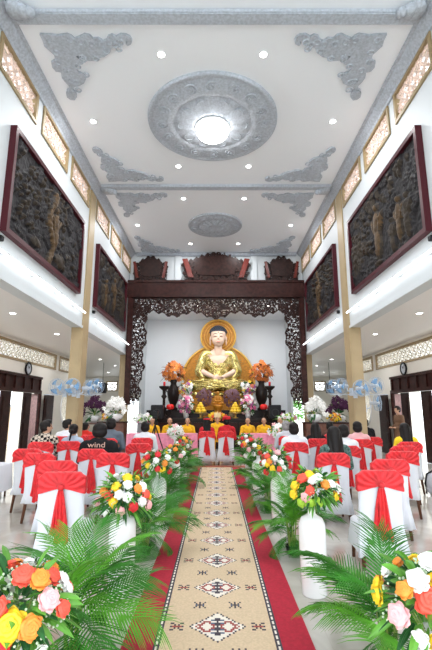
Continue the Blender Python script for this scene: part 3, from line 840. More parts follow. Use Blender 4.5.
def seated(yaw=0, fem=False, arms='lap'):
    sh = .165 if fem else .185; tw = .88 if fem else 1
    hc = (0, .06, HZ)
    torso = [('e', (0, .02, .52), (.165, .15, .11)), ('e', (0, .02, .68), (.135*tw, .11, .16)), ('e', (0, .03, .84), (.155*tw, .115, .15)), ('c', (-sh+.03, .02, .955), (sh-.03, .02, .955), .062, .062), ('c', (-.05, .02, 1.0), (.05, .02, 1.0), .055, .055)]
    neck = [('c', (0, .03, .98), (0, .05, 1.10), .055, .050)]
    legs, hands, arm = [], [], []
    for s in (-1, 1):
        legs += [('c', (s*.09, .05, .50), (s*.12, .46, .50), .085, .062), ('c', (s*.12, .46, .50), (s*.12, .44, .10), .058, .038), ('c', (s*.12, .42, .05), (s*.13, .56, .035), .040, .030)]
        el = (s*(sh+.05), .06, .70); wr = (s*.10, .30, .61)
        arm += [('c', (s*(sh-.005), .02, .945), el, .052, .042), ('c', el, wr, .040, .028)]
        hands += hand(wr, (-s*.15, 1, -.1), (-s, 0, 0))
    return dict(head=head_parts(hc, yaw), torso=torso, neck=neck, legs=legs, arm=arm, hands=hands, hc=hc)
def infl(ps, k):
    out = []
    for p in ps:
        if p[0] == 'e': out.append(('e', p[1], tuple(r+k for r in p[2]))+tuple(p[3:]))
        else: out.append(('c', p[1], p[2], p[3]+k, p[4]+k))
    return out
def hair_mesh(style, hc, yaw=0):
    x, y, z = hc; R = Matrix.Rotation(yaw, 4, 'Z'); cs, sn = math.cos(yaw), math.sin(yaw)
    P = lambda a, b, d: (x+a*cs-b*sn, y+a*sn+b*cs, z+d)
    ps = [('e', P(0, -.022, .040), (.092, .102, .090), R), ('e', P(0, -.035, -.010), (.088, .080, .080), R)]
    if style == 'crew': ps += [('e', P(0, .02, .10), (.06, .07, .045), R)]
    if style == 'long': ps += [('c', P(0, -.05, .0), P(0, -.11, -.38), .085, .06), ('c', P(-.06, -.03, 0), P(-.085, -.10, -.33), .05, .04), ('c', P(.06, -.03, 0), P(.085, -.10, -.30), .05, .04)]
    if style == 'bob': ps += [('e', P(0, -.03, -.02), (.098, .090, .10), R)]
    if style == 'bun': ps += [('e', P(0, -.12, -.015), (.045, .045, .042), R), ('c', P(0, -.12, -.02), P(-.03, -.13, -.20), .028, .015)]
    def keep(c):
        dx, dy = c.x-x, c.y-y; a, b = dx*cs+dy*sn, -dx*sn+dy*cs
        return not (b > .055 and c.z < z+.065) and not (b > .0 and c.z < z-.0 and abs(a) < .073)
    return union(ps, .009, 2, keep)
ARCH = {}
def arch(fem, yaw, hairs):
    key = (fem, round(yaw, 1))
    if key not in ARCH:
        s = seated(yaw, fem)
        A = {'hc': s['hc'], 'yaw': yaw}
        A['body'] = union(s['torso']+s['neck']+s['head']+s['legs']+s['arm']+s['hands'], .008, 1)
        A['shirt'] = union(infl(s['torso']+[p for p in s['arm'][0:1]+s['arm'][2:3]], .012), .013, 3)
        A['sleeves'] = union(infl(s['torso']+s['arm'], .013), .013, 3)
        A['trousers'] = union(infl([p for i, p in enumerate(s['legs']) if i % 3 < 2], .014)+[('e', (0, .03, .52), (.18, .16, .10))], .014, 3)
        e = B(); cs, sn = math.cos(yaw), math.sin(yaw)
        for sx in (-1, 1):
            a, b = sx*.030, .082; ell(e, (s['hc'][0]+a*cs-b*sn, s['hc'][1]+a*sn+b*cs, HZ+.010), (.013, .008, .006), 1)
        me = bpy.data.meshes.new('eyes'); e.to_mesh(me); e.free(); A['eyes'] = me
        A['hair'] = {}
        ARCH[key] = A
    A = ARCH[key]
    if hairs and hairs not in A['hair']: A['hair'][hairs] = hair_mesh(hairs, A['hc'], yaw)
    return A
def part(name, me, m, parent):
    o = bpy.data.objects.new(name, me); COL.objects.link(o); o.parent = parent
    if not me.materials: me.materials.append(m)
    o.material_slots[0].link = 'OBJECT'; o.material_slots[0].material = m
    return o
def cloth(name, c, **k):
    if name not in M: M[name] = mat(name, c, .85, **k)
    return M[name]
def sit(x, y, label, shirt, hair='crew', fem=False, yaw=0, rz=0, sc=1.04, sx=1.06, sleeves=False, skin='skin', trousers='trouser', hairmat='hair', z=0):
    A = arch(fem, yaw, hair); t = thing('person', label, 'person', (x, y, z), rz); t.scale = (sc*sx, sc, sc)
    part('body', A['body'], M[skin], t)
    part('shirt', A['sleeves' if sleeves else 'shirt'], shirt, t)
    part('trousers', A['trousers'], M[trousers] if isinstance(trousers, str) else trousers, t)
    part('eyes', A['eyes'], M['black'], t)
    if hair: part('hair', A['hair'][hair], M[hairmat], t)
    return t
def plaid():
    m = mat('checked_shirt_cloth', (.03, .03, .03), .9); nt = m.node_tree; b = nt.nodes['Principled BSDF']
    tc = nt.nodes.new('ShaderNodeTexCoord'); ck = nt.nodes.new('ShaderNodeTexChecker'); ck.inputs['Scale'].default_value = 20
    ck.inputs['Color1'].default_value = (.02, .02, .022, 1); ck.inputs['Color2'].default_value = (.62, .55, .46, 1)
    mp = nt.nodes.new('ShaderNodeMapping'); mp.inputs['Rotation'].default_value = (0, .25, .3)
    nt.links.new(tc.outputs['Object'], mp.inputs[0]); nt.links.new(mp.outputs[0], ck.inputs['Vector']); nt.links.new(ck.outputs['Color'], b.inputs['Base Color']); return m
def pattern():
    m = mat('dark_green_print_cloth', (.02, .06, .055), .9, var=0, col2=(.16, .24, .22), vscale=35); return m
W_ = cloth('white_shirt_cloth', (.80, .83, .88)); K_ = cloth('black_shirt_cloth', (.014, .014, .016)); G_ = cloth('blue_grey_shirt_cloth', (.12, .15, .19))
LB = cloth('pale_blue_blouse_cloth', (.42, .50, .62)); RD = cloth('red_brocade', (.55, .012, .02), var=.2, vscale=30); PK = cloth('pale_pink_shirt_cloth', (.80, .45, .48))
YL = cloth('yellow_blouse_cloth', (.88, .62, .02)); OR = cloth('saffron_robe_cloth', (.86, .47, .015), var=.15, vscale=12); GR = cloth('light_grey_shirt_cloth', (.62, .64, .70))
PL = plaid(); PT = pattern()
sit(-3.44, 8.60, 'man in black and cream checked shirt seated at the left, head turned right', PL, 'crew', yaw=-.9, sleeves=True, sc=1.06)
sit(-1.97, 7.22, 'man in black T-shirt with small lettering on the back, seated left of the carpet', K_, 'bob', sc=1.06, sx=1.25)
sit(-2.40, 9.70, 'man in blue-grey shirt seated beyond the man in the black T-shirt', G_, 'bob', sc=1.08, sx=1.16, sleeves=True)
sit(-3.62, 10.35, 'man in white shirt seated beside the left column, head turned right', W_, 'crew', yaw=-.9, sc=1.04)
sit(-2.98, 8.90, 'woman with black hair in a low bun and pale blue blouse', LB, 'bun', True, sc=1.0)
sit(-3.70, 12.1, 'small guest in bright red beyond the left column', cloth('bright_red_cloth', (.8, .03, .02)), 'bob', True, yaw=-.9, sc=.95)
sit(-1.64, 9.86, 'lone man in white shirt with black hair, left of the carpet near the altar tables', W_, 'bob', sc=1.02)
sit(1.72, 10.46, 'grey-haired man in light grey-white shirt on the right of the carpet', GR, 'bob', sc=1.02, sleeves=True, hairmat='hairg')
sit(1.58, 8.62, 'black-haired man in white shirt, first guest right of the carpet', W_, 'bob', sc=1.03, sleeves=True)
sit(2.24, 9.60, 'woman all in black with black hair, right of the men in white', K_, 'long', True, sc=1.0, sleeves=True)
sit(3.06, 11.45, 'small dark-haired guest far back near the right wooden cabinet', cloth('brown_cloth', (.10, .05, .04)), 'bob', True, sc=.98)
sit(1.86, 6.72, 'woman with long black hair and dark green patterned top on the right', PT, 'long', True, sc=1.03, sleeves=True)
sit(2.38, 7.95, 'black-haired man in white shirt just beyond the long-haired woman in the patterned top', W_, 'bob', sc=1.02, sleeves=True)
sit(3.14, 9.45, 'man in pale pink shirt seated near the right column', PK, 'bob', sc=1.03)
sit(4.42, 12.6, 'dark-haired guest in black beyond the right column', K_, 'bob', sc=1.02)
sit(3.88, 8.75, 'woman in yellow blouse with long dark hair at the far right', YL, 'long', True, sc=1.02, sleeves=True)
o = bpy.data.curves.new('print', 'FONT'); o.body = 'wind'; o.size = .115; o.align_x = 'CENTER'; o.extrude = .001
po = bpy.data.objects.new('p', o); COL.objects.link(po); dg = bpy.context.evaluated_depsgraph_get()
me = bpy.data.meshes.new_from_object(po.evaluated_get(dg)); bpy.data.objects.remove(po)
person_black = [x for x in bpy.data.objects if x.get('label', '').startswith('man in black T-shirt')][0]
me.materials.clear(); pr = link('shirt_print', me, mat('print_beige', (.62, .42, .34), .7), person_black); pr.rotation_euler = (PI/2, 0, 0); pr.location = (.0, -.118, .925)

# bride and groom
br = sit(-.27, 12.74, 'bride in red with black hair and red headband, seated before the altar', RD, 'long', True, sc=1.05, sx=.98, sleeves=True, trousers=RD)
bm = B(); ring(bm, (0, .045, HZ+.07), .092, .022, 'z', 24, 8); obj('headband', bm, RD, br, True)
gm = sit(.32, 12.74, 'groom in red tunic and round red turban, seated before the altar', RD, 'bob', sc=1.07, sx=.98, sleeves=True, trousers=RD)
bm = B(); lathe(bm, [(.088, .03), (.115, .05), (.112, .10), (.095, .125), (.02, .13)], 24, (0, .04, HZ)); obj('turban', bm, RD, gm, True)

# monks behind the pink tables
i = 0
for x, lab in ((-2.28, 'left table, outermost on the left'), (-1.66, 'left table, middle'), (-1.02, 'left table, nearest the aisle'), (1.14, 'right table, nearest the aisle'), (1.72, 'right table, middle'), (2.30, 'right table, outermost on the right')):
    mk = sit(x, 15.35, 'shaven-headed monk in yellow-orange robe facing the camera, %s' % lab, OR, None, sc=1.0, sleeves=True, rz=PI, skin='skin', trousers=OR)
mk = sit(0.05, 15.6, 'monk in yellow robe and tall pale pointed headdress between the bride and groom', OR, None, sc=1.06, sleeves=True, rz=PI, trousers=OR)
bm = B()
for k in range(5):
    a = PI/2+(k-2)*.55; prism(bm, [(-.035, .0), (.035, .0), (.045, .08), (0, .17+(.05 if k == 2 else 0)), (-.045, .08)], lambda u, v, q, a=a: (math.cos(a)*.095-math.sin(a)*u+math.cos(a)*q, .045+math.sin(a)*.095+math.cos(a)*u+math.sin(a)*q, HZ+.06+v), 0, .012)
lathe(bm, [(.09, .05), (.10, .07), (.07, .13), (.03, .15)], 20, (0, .04, HZ)); recalc(bm); obj('headdress', bm, mat('pale_gold_cloth', (.85, .68, .38), .7), mk)

# standing man in the right doorway, facing left
sp = [('e', (0, 0, .92), (.155, .12, .12)), ('e', (0, 0, 1.10), (.14, .11, .18)), ('e', (0, 0, 1.28), (.17, .115, .14)), ('c', (-.15, 0, 1.38), (.15, 0, 1.38), .055, .055)]
sl = []
for s in (-1, 1):
    sl += [('c', (s*.09, 0, .88), (s*.10, .02, .48), .088, .062), ('c', (s*.10, .02, .48), (s*.10, -.02, .09), .060, .040), ('c', (s*.10, -.03, .04), (s*.11, .13, .03), .038, .030)]
sa = []; shd = []
for s in (-1, 1):
    e_ = (s*.22, .0, 1.09); wr = (s*.14, .20, 1.02); sa += [('c', (s*.175, 0, 1.37), e_, .050, .042), ('c', e_, wr, .040, .028)]; shd += hand(wr, (-s*.4, 1, .1), (-s, .2, 0))
hc = (0, .03, 1.60)
bd = union(sp+sl+sa+shd+[('c', (0, 0, 1.40), (0, .02, 1.52), .055, .05)]+head_parts(hc), .008, 1)
t = thing('person', 'young man in brown robe standing in the bright right doorway, facing left', 'person', (6.02, 14.0, 0), PI/2+.2); t.scale = (.98,)*3
part('body', bd, M['skin'], t)
part('robe', union(infl(sp+sa, .018)+[('c', (0, 0, .95), (0, 0, .25), .17, .21)], .014, 3), cloth('brown_robe_cloth', (.17, .09, .05)), t)
part('hair', hair_mesh('crew', hc), M['hair'], t)

# ---------------- palms ----------------
def frond(seed, L=.75, n=21, wide=.27, lw=.0145, droop=.55):
    rg = random.Random(seed); bm = B(); pts = []
    for i in range(15):
        k = i/14; pts.append(Vector((0, L*k*(1-.12*k*k), L*(.42*k-droop*k*k))))
    P = lambda k: (lambda q: pts[int(q)].lerp(pts[min(14, int(q)+1)], q-int(q)))(min(k, .9999)*14)
    tube(bm, pts, .0055, 5, .0015)
    for i in range(n):
        k = .22+.78*i/n
        l = wide*(math.sin(min(1, (k-.12)*1.35)*PI*.82)**.7)*rg.uniform(.88, 1.1)+.03
        for s in (-1, 1):
            p = P(k); T = (P(min(1, k+.04))-P(k-.04)).normalized()
            d = (Vector((s, 0, .22))*.85+T*(.55+.5*k)).normalized(); wv = d.cross(Vector((0, 0, 1))).cross(d); wv = T*.9
            prev = None
            for j in range(5):
                q = j/4; c = p+d*l*q+Vector((0, 0, -.38*l*q*q*rg.uniform(.8, 1.2))); ww = lw*(1-q)**.55*(.6+.8*min(1, q*4))*.5+.0008
                a = bm.verts.new(c-wv*ww); m_ = bm.verts.new(c+Vector((0, 0, ww*.6))); b = bm.verts.new(c+wv*ww)
                if prev:
                    bm.faces.new((prev[0], prev[1], m_, a)); bm.faces.new((prev[1], prev[2], b, m_))
                prev = (a, m_, b)
    me = bpy.data.meshes.new('frond'); bm.to_mesh(me); bm.free(); me.materials.append(M['leaf'])
    me.polygons.foreach_set('use_smooth', [True]*len(me.polygons)); return me
FR = [frond(1), frond(2, .80, 23, .26, .014, .42), frond(3, .68, 19, .28, .016, .75), frond(4, .85, 23, .28, .015, .3)]
def palm(x, y, seed, label, n=18, sc=1.0, h=.10):
    rg = random.Random(seed); t = thing('potted_palm', label, 'plant', (x, y, 0), rg.uniform(0, 6), 'feathery green palms lining the carpet')
    bm = B(); lathe(bm, [(.055, 0), (.07, .07), (.075, .08), (.075, .09), (.06, .09), (.055, .07)], 18); obj('pot', bm, M['black'], t, True)
    bm = B()
    for k in range(9):
        a = k*2.4; tube(bm, [(.03*math.cos(a), .03*math.sin(a), .08), (.06*math.cos(a), .06*math.sin(a), .15+h+.12)], .008, 5, .005)
    obj('stems', bm, M['stem'], t)
    for k in range(n):
        o = bpy.data.objects.new('frond', FR[(k+seed) % 4]); COL.objects.link(o); o.parent = t
        up = k/n; el = math.radians(rg.uniform(-8, 22)+up*66) if k >= 8 else math.radians(-30); a = k*2.399+rg.uniform(-.2, .2)
        o.rotation_mode = 'ZYX'; o.rotation_euler = (el-.1, rg.uniform(-.4, .4), a)
        o.rotation_mode = 'XYZ'; o.rotation_euler = (Matrix.Rotation(a, 3, 'Z') @ Matrix.Rotation(el-.25, 3, 'X') @ Matrix.Rotation(rg.uniform(-.5, .5), 3, 'Y')).to_euler()
        s = sc*rg.uniform(.75, 1.08)*(1 if k >= 8 else .70); o.scale = (s, s, s); o.location = (0, 0, .14+h*rg.random()+.08*up)
        if rg.random() < .35: o.material_slots[0].link = 'OBJECT'; o.material_slots[0].material = M['leaf2']
    return t
palm(-.93, 3.0, 1, 'big feathery palm at the bottom left, between the two nearest left vases', 34, 0.94)
palm(1.06, 2.88, 2, 'big feathery palm at the bottom right, between the two nearest right vases', 34, 0.86)
palm(-.80, 5.10, 3, 'feathery palm beyond the second left vase, leaning over the carpet edge', 34, 0.76)
palm(.86, 5.10, 4, 'feathery palm beyond the second right vase, leaning over the carpet edge', 34, 0.76)
palm(-.80, 7.15, 5, 'feathery palm beyond the third left vase', 34, 0.76)
palm(.84, 7.15, 6, 'feathery palm beyond the third right vase', 34, 0.76)
palm(-.80, 9.2, 7, 'feathery palm beyond the fourth left vase', 34, 0.80)
palm(.84, 9.2, 8, 'feathery palm beyond the fourth right vase', 34, 0.80)
palm(-.86, 11.1, 9, 'farthest feathery palm left of the carpet, by the bride', 34, 0.80)
palm(.90, 11.1, 10, 'farthest feathery palm right of the carpet, by the groom', 34, 0.80)

# ---------------- vases and bouquets ----------------
bm = B(); lathe(bm, [(.10, 0), (.108, .01), (.118, .30), (.120, .50), (.116, .58), (.095, .63), (.05, .655), (.036, .67), (.034, .715), (.042, .73), (.030, .728), (.028, .66)], 32)
VASE = bpy.data.meshes.new('vase'); bm.to_mesh(VASE); bm.free(); VASE.materials.append(M['white']); VASE.polygons.foreach_set('use_smooth', [True]*len(VASE.polygons))
def rose_mesh():
    bm = B(); nr, na = 15, 36; R0 = .032; g = []
    for i in range(nr+1):
        r = R0*i/nr; row = []
        for k in range(na):
            a = 2*PI*k/na; q = i/nr
            ph = (q*3.4 + a/(2*PI)*1.0 + .10*math.sin(a*5+q*9)) % 1.0
            z = .030*math.sqrt(max(0, 1-q*q*.92)) + .0075*(ph**1.6)*(.5+q*.5) - .012
            rr = r*(1+.07*math.sin(a*5+1)*q) + .003*ph*q
            row.append(bm.verts.new((rr*math.cos(a), rr*math.sin(a), z)))
        g.append(row)
    for i in range(nr):
        for k in range(na): bm.faces.new((g[i][k], g[i+1][k], g[i+1][(k+1) % na], g[i][(k+1) % na]))
    bmesh.ops.remove_doubles(bm, verts=g[0], dist=.0005)
    for (n, r, lift, tilt, off) in ((5, .030, -.002, .35, 0), (6, .036, -.010, .75, .5)):     # outer petals
        for k in range(n):
            a0 = 2*PI*(k+off)/n; gg = []
            for i in range(7):
                u = -1+i/3; row = []
                for j in range(6):
                    v = j/5; w_ = math.sqrt(max(.02, 1-(2*v-1.0)**2*.9))*.62; aa = a0+u*w_*(1.05-.2*v)
                    rad = r*(.42+.68*v)+.004*tilt*v-.002*u*u
                    z = lift-.012+.026*v*(1-.35*u*u)-tilt*.020*max(0, v-.45)*(1+.3*math.sin(u*3+k))
                    row.append(bm.verts.new((rad*math.cos(aa), rad*math.sin(aa), z)))
                gg.append(row)
            for i in range(6):
                for j in range(5): bm.faces.new((gg[i][j], gg[i+1][j], gg[i+1][j+1], gg[i][j+1]))
    me = bpy.data.meshes.new('rose'); bm.to_mesh(me); bm.free(); me.materials.append(M['rose_r']); me.polygons.foreach_set('use_smooth', [True]*len(me.polygons)); return me
ROSEM = rose_mesh()
def leafspray(seed, n, R, lw=.02, ll=.12, up=.2):
    rg = random.Random(seed); bm = B()
    for k in range(n):
        a = rg.uniform(0, 2*PI); e = rg.uniform(-.75, 1.0); d = Vector((math.cos(a)*math.cos(e), math.sin(a)*math.cos(e), math.sin(e)+up)).normalized()
        p = d*R*rg.uniform(.35, .75); l = ll*rg.uniform(.7, 1.3); w_ = d.cross(Vector((rg.uniform(-1, 1), rg.uniform(-1, 1), 1))).normalized(); nn = d.cross(w_)
        prev = None
        for j in range(6):
            q = j/5; c = p+d*l*q-Vector((0, 0, 1))*.35*l*q*q; ww = lw*math.sin(PI*min(1, .08+.92*q))**.8*.9+.0005
            v = (bm.verts.new(c-w_*ww), bm.verts.new(c-nn*ww*.25), bm.verts.new(c+w_*ww))
            if prev: bm.faces.new((prev[0], prev[1], v[1], v[0])); bm.faces.new((prev[1], prev[2], v[2], v[1]))
            prev = v
    return bm
def bloom(t, p, d, col, s):
    o = bpy.data.objects.new('rose', ROSEM); COL.objects.link(o); o.parent = t; o.location = p
    o.rotation_euler = Vector(d).to_track_quat('Z', 'Y').to_euler(); o.scale = (s, s, s)
    o.material_slots[0].link = 'OBJECT'; o.material_slots[0].material = M['rose_'+col]; return o
def bouquet(x, y, z, R, spots, label, seed, base=.0, extra=16, ppm=100, s=1.0, leafn=120, near=False):
    t = thing('bouquet', label, 'flowers', (x, y, z), 0, 'mixed rose bouquets in white vases along the carpet'); rg = random.Random(seed)
    for px, py, c, sz in spots:
        w0 = at_d(px, py, y); q = min(.98, math.hypot(w0.x-x, w0.z-z)/R*.95); dy = -R*.8*math.sqrt(1-q*q); p = at_d(px, py, y+dy)-Vector((x, y, z)); bloom(t, p, (p+Vector((0, -.02, .05))).normalized(), c, sz*s)
    cols = [c for _, _, c, _ in spots]
    for k in range(extra):
        a = rg.uniform(.1, PI-.1); e = rg.uniform(-.1, 1.2); p = Vector((math.cos(a)*math.cos(e), math.sin(a)*math.cos(e), math.sin(e)*.8))*R*.95; bloom(t, p, p.normalized(), rg.choice(cols), rg.uniform(.8, 1.1)*s)
    obj('foliage', leafspray(seed, int(leafn*1.3), R, .014 if not near else .017, R*.55), M['leafl'], t)
    obj('dark_foliage', leafspray(seed+50, leafn, R*.9, .016, R*.5), M['leafd'], t)
    bm = B()
    for k in range(60):
        a = rg.uniform(0, 2*PI); e = rg.uniform(-.3, 1.3); p = Vector((math.cos(a)*math.cos(e), math.sin(a)*math.cos(e), math.sin(e)*.8))*R*rg.uniform(.75, .92)
        for m_ in range(4): ell(bm, p+Vector((rg.uniform(-.012, .012),)*3)+Vector((rg.uniform(-.01, .01), rg.uniform(-.01, .01), 0)), (.0055,)*3, 1)
    obj('filler_blossom', bm, M['filler'], t)
    bm = B()
    for k in range(9):
        a = k*.7; tube(bm, [(.012*math.cos(a), .012*math.sin(a), base), (R*.5*math.cos(a), R*.5*math.sin(a), .02)], .003, 4)
    obj('stems', bm, M['stem'], t); return t
def vase(x, y, label):
    o = bpy.data.objects.new('vase', VASE); COL.objects.link(o); o.location = (x, y, 0); tag(o, label, 'vase', 'tall white bottle vases along the carpet')
def spots(lst, cx, cy, d, sz=None):
    k = (F_PX*CT-(325-cy)*ST)/d
    return [((px-cx)/k, (cy-py)/k, c, (s_ if len(q) == 0 else s_)) for px, py, c, s_, *q in lst]
def P4(lst): return [(a, b, c, 1.15) for a, b, c in lst]
L1 = P4([(127.7,477,'y'),(128,484,'w'),(116,486,'y'),(119,494,'w'),(108,495,'c'),(103,491,'o'),(112.5,502.5,'y'),(128,497,'w'),(97,502,'p'),(120,512,'p'),(134,507,'r'),(143,501,'w'),(139,488,'o'),(143,486,'w'),(146.5,494,'c'),(149,505,'p'),(106,514,'w')])
R1 = P4([(309,474,'y'),(301,478,'c'),(312,479,'w'),(318,477,'w'),(325.6,484,'o'),(294.6,485,'y'),(309.6,490,'c'),(338,488,'w'),(305,497,'p'),(293,494,'y'),(336,497,'y'),(303,477,'c'),(301,503,'g'),(310,503,'g'),(319,503,'g'),(332,484,'w')])
vase(-.845, 4.05, 'white bottle vase, second along the left edge of the carpet, beside the nearest bow chair')
vase(.87, 4.05, 'white bottle vase, second along the right edge of the carpet, fully visible')
def bq(px, py, d, R, sp, label, seed, **k):
    p = at_d(px, py, d); return bouquet(p.x, p.y, p.z, R, sp, label, seed, **k)
bq(123, 497, 4.05, .25, L1, 'multicoloured rose bouquet in the second left vase, in front of the red-bowed chairs', 1, base=-.2)
bq(315, 490, 4.05, .225, R1, 'multicoloured rose bouquet in the second right vase, coral and yellow on top', 2, base=-.18)
P6 = lambda lst: [(a, b, c, 1.2) for a, b, c in lst]
L2 = P6([(147,457,'r'),(158,454,'r'),(156,460,'w'),(147.6,465.5,'y'),(152,467,'w'),(157.5,469,'r'),(143,461,'o'),(146,475,'r'),(165,463,'o'),(163,470,'y'),(170,471,'r'),(168,457,'w')])
L3 = P6([(170,446,'o'),(169,451,'w'),(175.5,449,'o'),(170,459,'y'),(166,463,'o'),(184,453,'w'),(181,456,'p'),(164,454,'y'),(177,462,'r'),(162,459,'w')])
L4 = P6([(182.6,446,'r'),(180,441,'r'),(186.5,441,'o'),(177,443,'w'),(188,446,'w'),(184,438,'y'),(181,449,'c')])
R2 = P6([(267,456,'c'),(277.8,452,'p'),(274.5,457.8,'w'),(281,462,'w'),(280,469,'c'),(272.6,468.5,'y'),(265.7,472.5,'r'),(264,462.5,'w'),(266.7,464,'y'),(283.7,468,'w'),(288,458,'r'),(290,466,'r'),(269,461,'o')])
R3 = P6([(251,439.6,'r'),(247,441,'w'),(242,445,'r'),(258.7,447,'y'),(254.6,445,'w'),(248.5,449.5,'p'),(245,456,'w'),(254,454,'w'),(245,444,'o'),(260,453,'r')])
R4 = P6([(242,438,'r'),(246,436,'w'),(250,438,'c'),(239,443,'w'),(244,443,'y'),(248,444,'r')])
vase(-.82, 6.2, 'white bottle vase, third along the left edge of the carpet')
vase(.89, 6.2, 'white bottle vase, third along the right edge of the carpet')
vase(-.79, 8.2, 'white bottle vase, fourth along the left edge of the carpet')
vase(.80, 8.2, 'white bottle vase, fourth along the right edge of the carpet')
vase(-.79, 10.2, 'white bottle vase, fifth and farthest along the left edge of the carpet')
vase(.80, 10.2, 'white bottle vase, fifth and farthest along the right edge of the carpet')
bq(157, 463, 6.2, .23, L2, 'bouquet of red, white and yellow roses in the third left vase', 3, base=-.15, leafn=90)
bq(276, 463, 6.2, .23, R2, 'bouquet with pink and coral roses in the third right vase', 4, base=-.15, leafn=90)
bq(175, 454, 8.2, .22, L3, 'orange and white rose bouquet in the fourth left vase', 5, base=-.15, leafn=80)
bq(255, 448, 8.2, .22, R3, 'red, white and pink rose bouquet in the fourth right vase', 6, base=-.15, leafn=80)
bq(183, 444, 10.2, .22, L4, 'farthest left rose bouquet, beside the bride\'s chair', 7, base=-.15, leafn=70)
bq(246, 441, 10.2, .22, R4, 'farthest right rose bouquet, beside the groom\'s chair', 8, base=-.15, leafn=70)
vase(-.80, 1.9, 'nearest white bottle vase on the left, almost out of view under its bouquet')
vase(.88, 1.9, 'nearest white bottle vase on the right, almost out of view under its bouquet')
BL = [(24,574,'c',1.1),(40.6,578,'o',1.0),(50,599,'p',1.05),(64,608,'c',.8),(9,626,'y',1.5),(31,628,'o',1.1),(-2,608,'c',1.0),(-12,590,'w',1),(-14,625,'p',1),(40,655,'w',.8),(0,650,'r',1)]
BR = [(417,579,'w',1.1),(429,560,'w',1.0),(403.5,589,'o',.85),(397.4,615,'p',1.1),(431,601,'c',1.5),(440,580,'y',1),(420,640,'w',.8),(445,620,'r',1),(440,645,'y',1)]
bq(16, 612, 1.85, .22, BL, 'nearest left bouquet at the picture corner, with big yellow and coral roses', 9, base=-.15, leafn=70, near=True, s=1.0)
bq(432, 606, 1.85, .22, BR, 'nearest right bouquet at the picture corner, with white, coral and orange roses', 10, base=-.15, leafn=70, near=True, s=1.0)
# ---------------- altar ----------------
# tiered dark altar
t = thing('altar_table', 'long dark lacquered altar table below the statue, across the niche', 'altar', (0, 18.2, 0))
bm = B(); box(bm, -2.9, 2.9, -.55, .55, 0, 1.14); obj('body', bm, M['woodd'], t)
bm = B(); box(bm, -3.0, 3.0, -.65, .60, 1.14, 1.22); obj('top', bm, M['woodd'], t)
for k in range(6):
    bm = B(); box(bm, -2.8+k*.94, -2.8+k*.94+.86, -.59, -.55, .15, 1.05); obj('front_panel', bm, M['wood2'], t)
t = thing('altar_plinth', 'dark stepped plinth carrying the seated golden statue', 'plinth', (0, 20.0, 0))
bm = B(); box(bm, -3.1, 3.1, -1.1, .58, 0, 1.55); obj('lower_step', bm, M['woodd'], t)
bm = B(); box(bm, -1.5, 1.5, -.7, .58, 1.55, 2.10); obj('upper_step', bm, M['haloo'], t)
# lotus seat
t = thing('lotus_seat', 'wide gold lotus seat under the seated statue', 'seat', (0, 19.93, 2.10))
bm = B(); lathe(bm, [(1.35, 0), (1.45, .08), (1.30, .16), (1.42, .24), (1.38, .29), (.2, .30)], 48, sx=1, sy=.42); obj('base', bm, M['haloo'], t, True)
bm = B()
for k in range(22):
    a = 2*PI*k/22; ell(bm, (1.38*math.cos(a), .56*math.sin(a), .15), (.20, .10, .14), 2)
obj('petals', bm, M['robe'], t, True)
# halo
t = thing('halo', 'large orange-gold double disc halo behind the seated statue', 'halo', (0.11, 20.80, 2.98)); t.scale = (1.05, 1, 1.03)
bm = B(); lathe(bm, [(1.72, 0), (1.72, .10), (1.62, .12), (.05, .12)], 64); bmesh.ops.rotate(bm, verts=bm.verts[:], matrix=Matrix.Rotation(PI/2, 3, 'X')); obj('lower_disc', bm, M['haloo'], t)
bm = B(); ring(bm, (0, -.12, 0), 1.70, .055, 'y', 72, 6); obj('lower_rim', bm, M['halor'], t, True)
bm = B(); lathe(bm, [(.82, .08), (.82, .20), (.76, .22), (.05, .22)], 64); bmesh.ops.rotate(bm, verts=bm.verts[:], matrix=Matrix.Rotation(PI/2, 3, 'X')); bmesh.ops.translate(bm, verts=bm.verts[:], vec=(0, 0, 2.13)); obj('upper_disc', bm, M['haloo'], t)
bm = B(); ring(bm, (0, -.22, 2.13), .82, .05, 'y', 56, 6)
for k in range(3): ring(bm, (0, -.22, 2.13), .66-.12*k, .012, 'y', 56, 4)
obj('upper_rim', bm, M['halor'], t, True)
# the statue: seated figure, cross-legged, hands in the lap, faces -y
def V3(x, y, z): return (x, y, z)
bs = thing('buddha_statue', 'large seated golden-robed statue with dark curled hair on the altar', 'statue', (0.11, 20.0, 2.44))
bs.scale = (1.1, 1.03, 1.06)
Rm = None
body = [('e', (0, .05, .30), (.62, .45, .30)), ('e', (0, .10, .75), (.50, .34, .45)), ('e', (0, .10, 1.25), (.60, .34, .42)), ('c', (-.50, .10, 1.62), (.50, .10, 1.62), .20, .20), ('c', (-.2, .08, 1.75), (.2, .08, 1.75), .15, .15),
        ('c', (0, .05, 1.7), (0, -.02, 2.15), .20, .17),
        ('e', (0, -.02, 2.58), (.315, .34, .34)), ('e', (0, -.10, 2.36), (.255, .25, .27)), ('e', (0, -.20, 2.17), (.11, .11, .09)),
        ('c', (0, -.36, 2.52), (0, -.42, 2.40), .03, .05), ('e', (0, -.335, 2.25), (.085, .035, .025)), ('e', (0, -.325, 2.215), (.065, .03, .022)),
        ('e', (-.12, -.335, 2.50), (.075, .03, .028)), ('e', (.12, -.335, 2.50), (.075, .03, .028))]
for s in (-1, 1):
    body += [('e', (s*.325, -.02, 2.42), (.035, .07, .11)), ('e', (s*.325, -.02, 2.24), (.030, .05, .12))]
    body += [('c', (s*.58, .08, 1.55), (s*.76, -.08, .88), .19, .155), ('c', (s*.76, -.08, .88), (s*.20, -.56, .58), .145, .085)]
    body += [('c', (s*.35, 0, .28), (s*1.12, -.35, .20), .28, .20), ('c', (s*1.12, -.35, .20), (-s*.35, -.62, .22), .18, .11)]
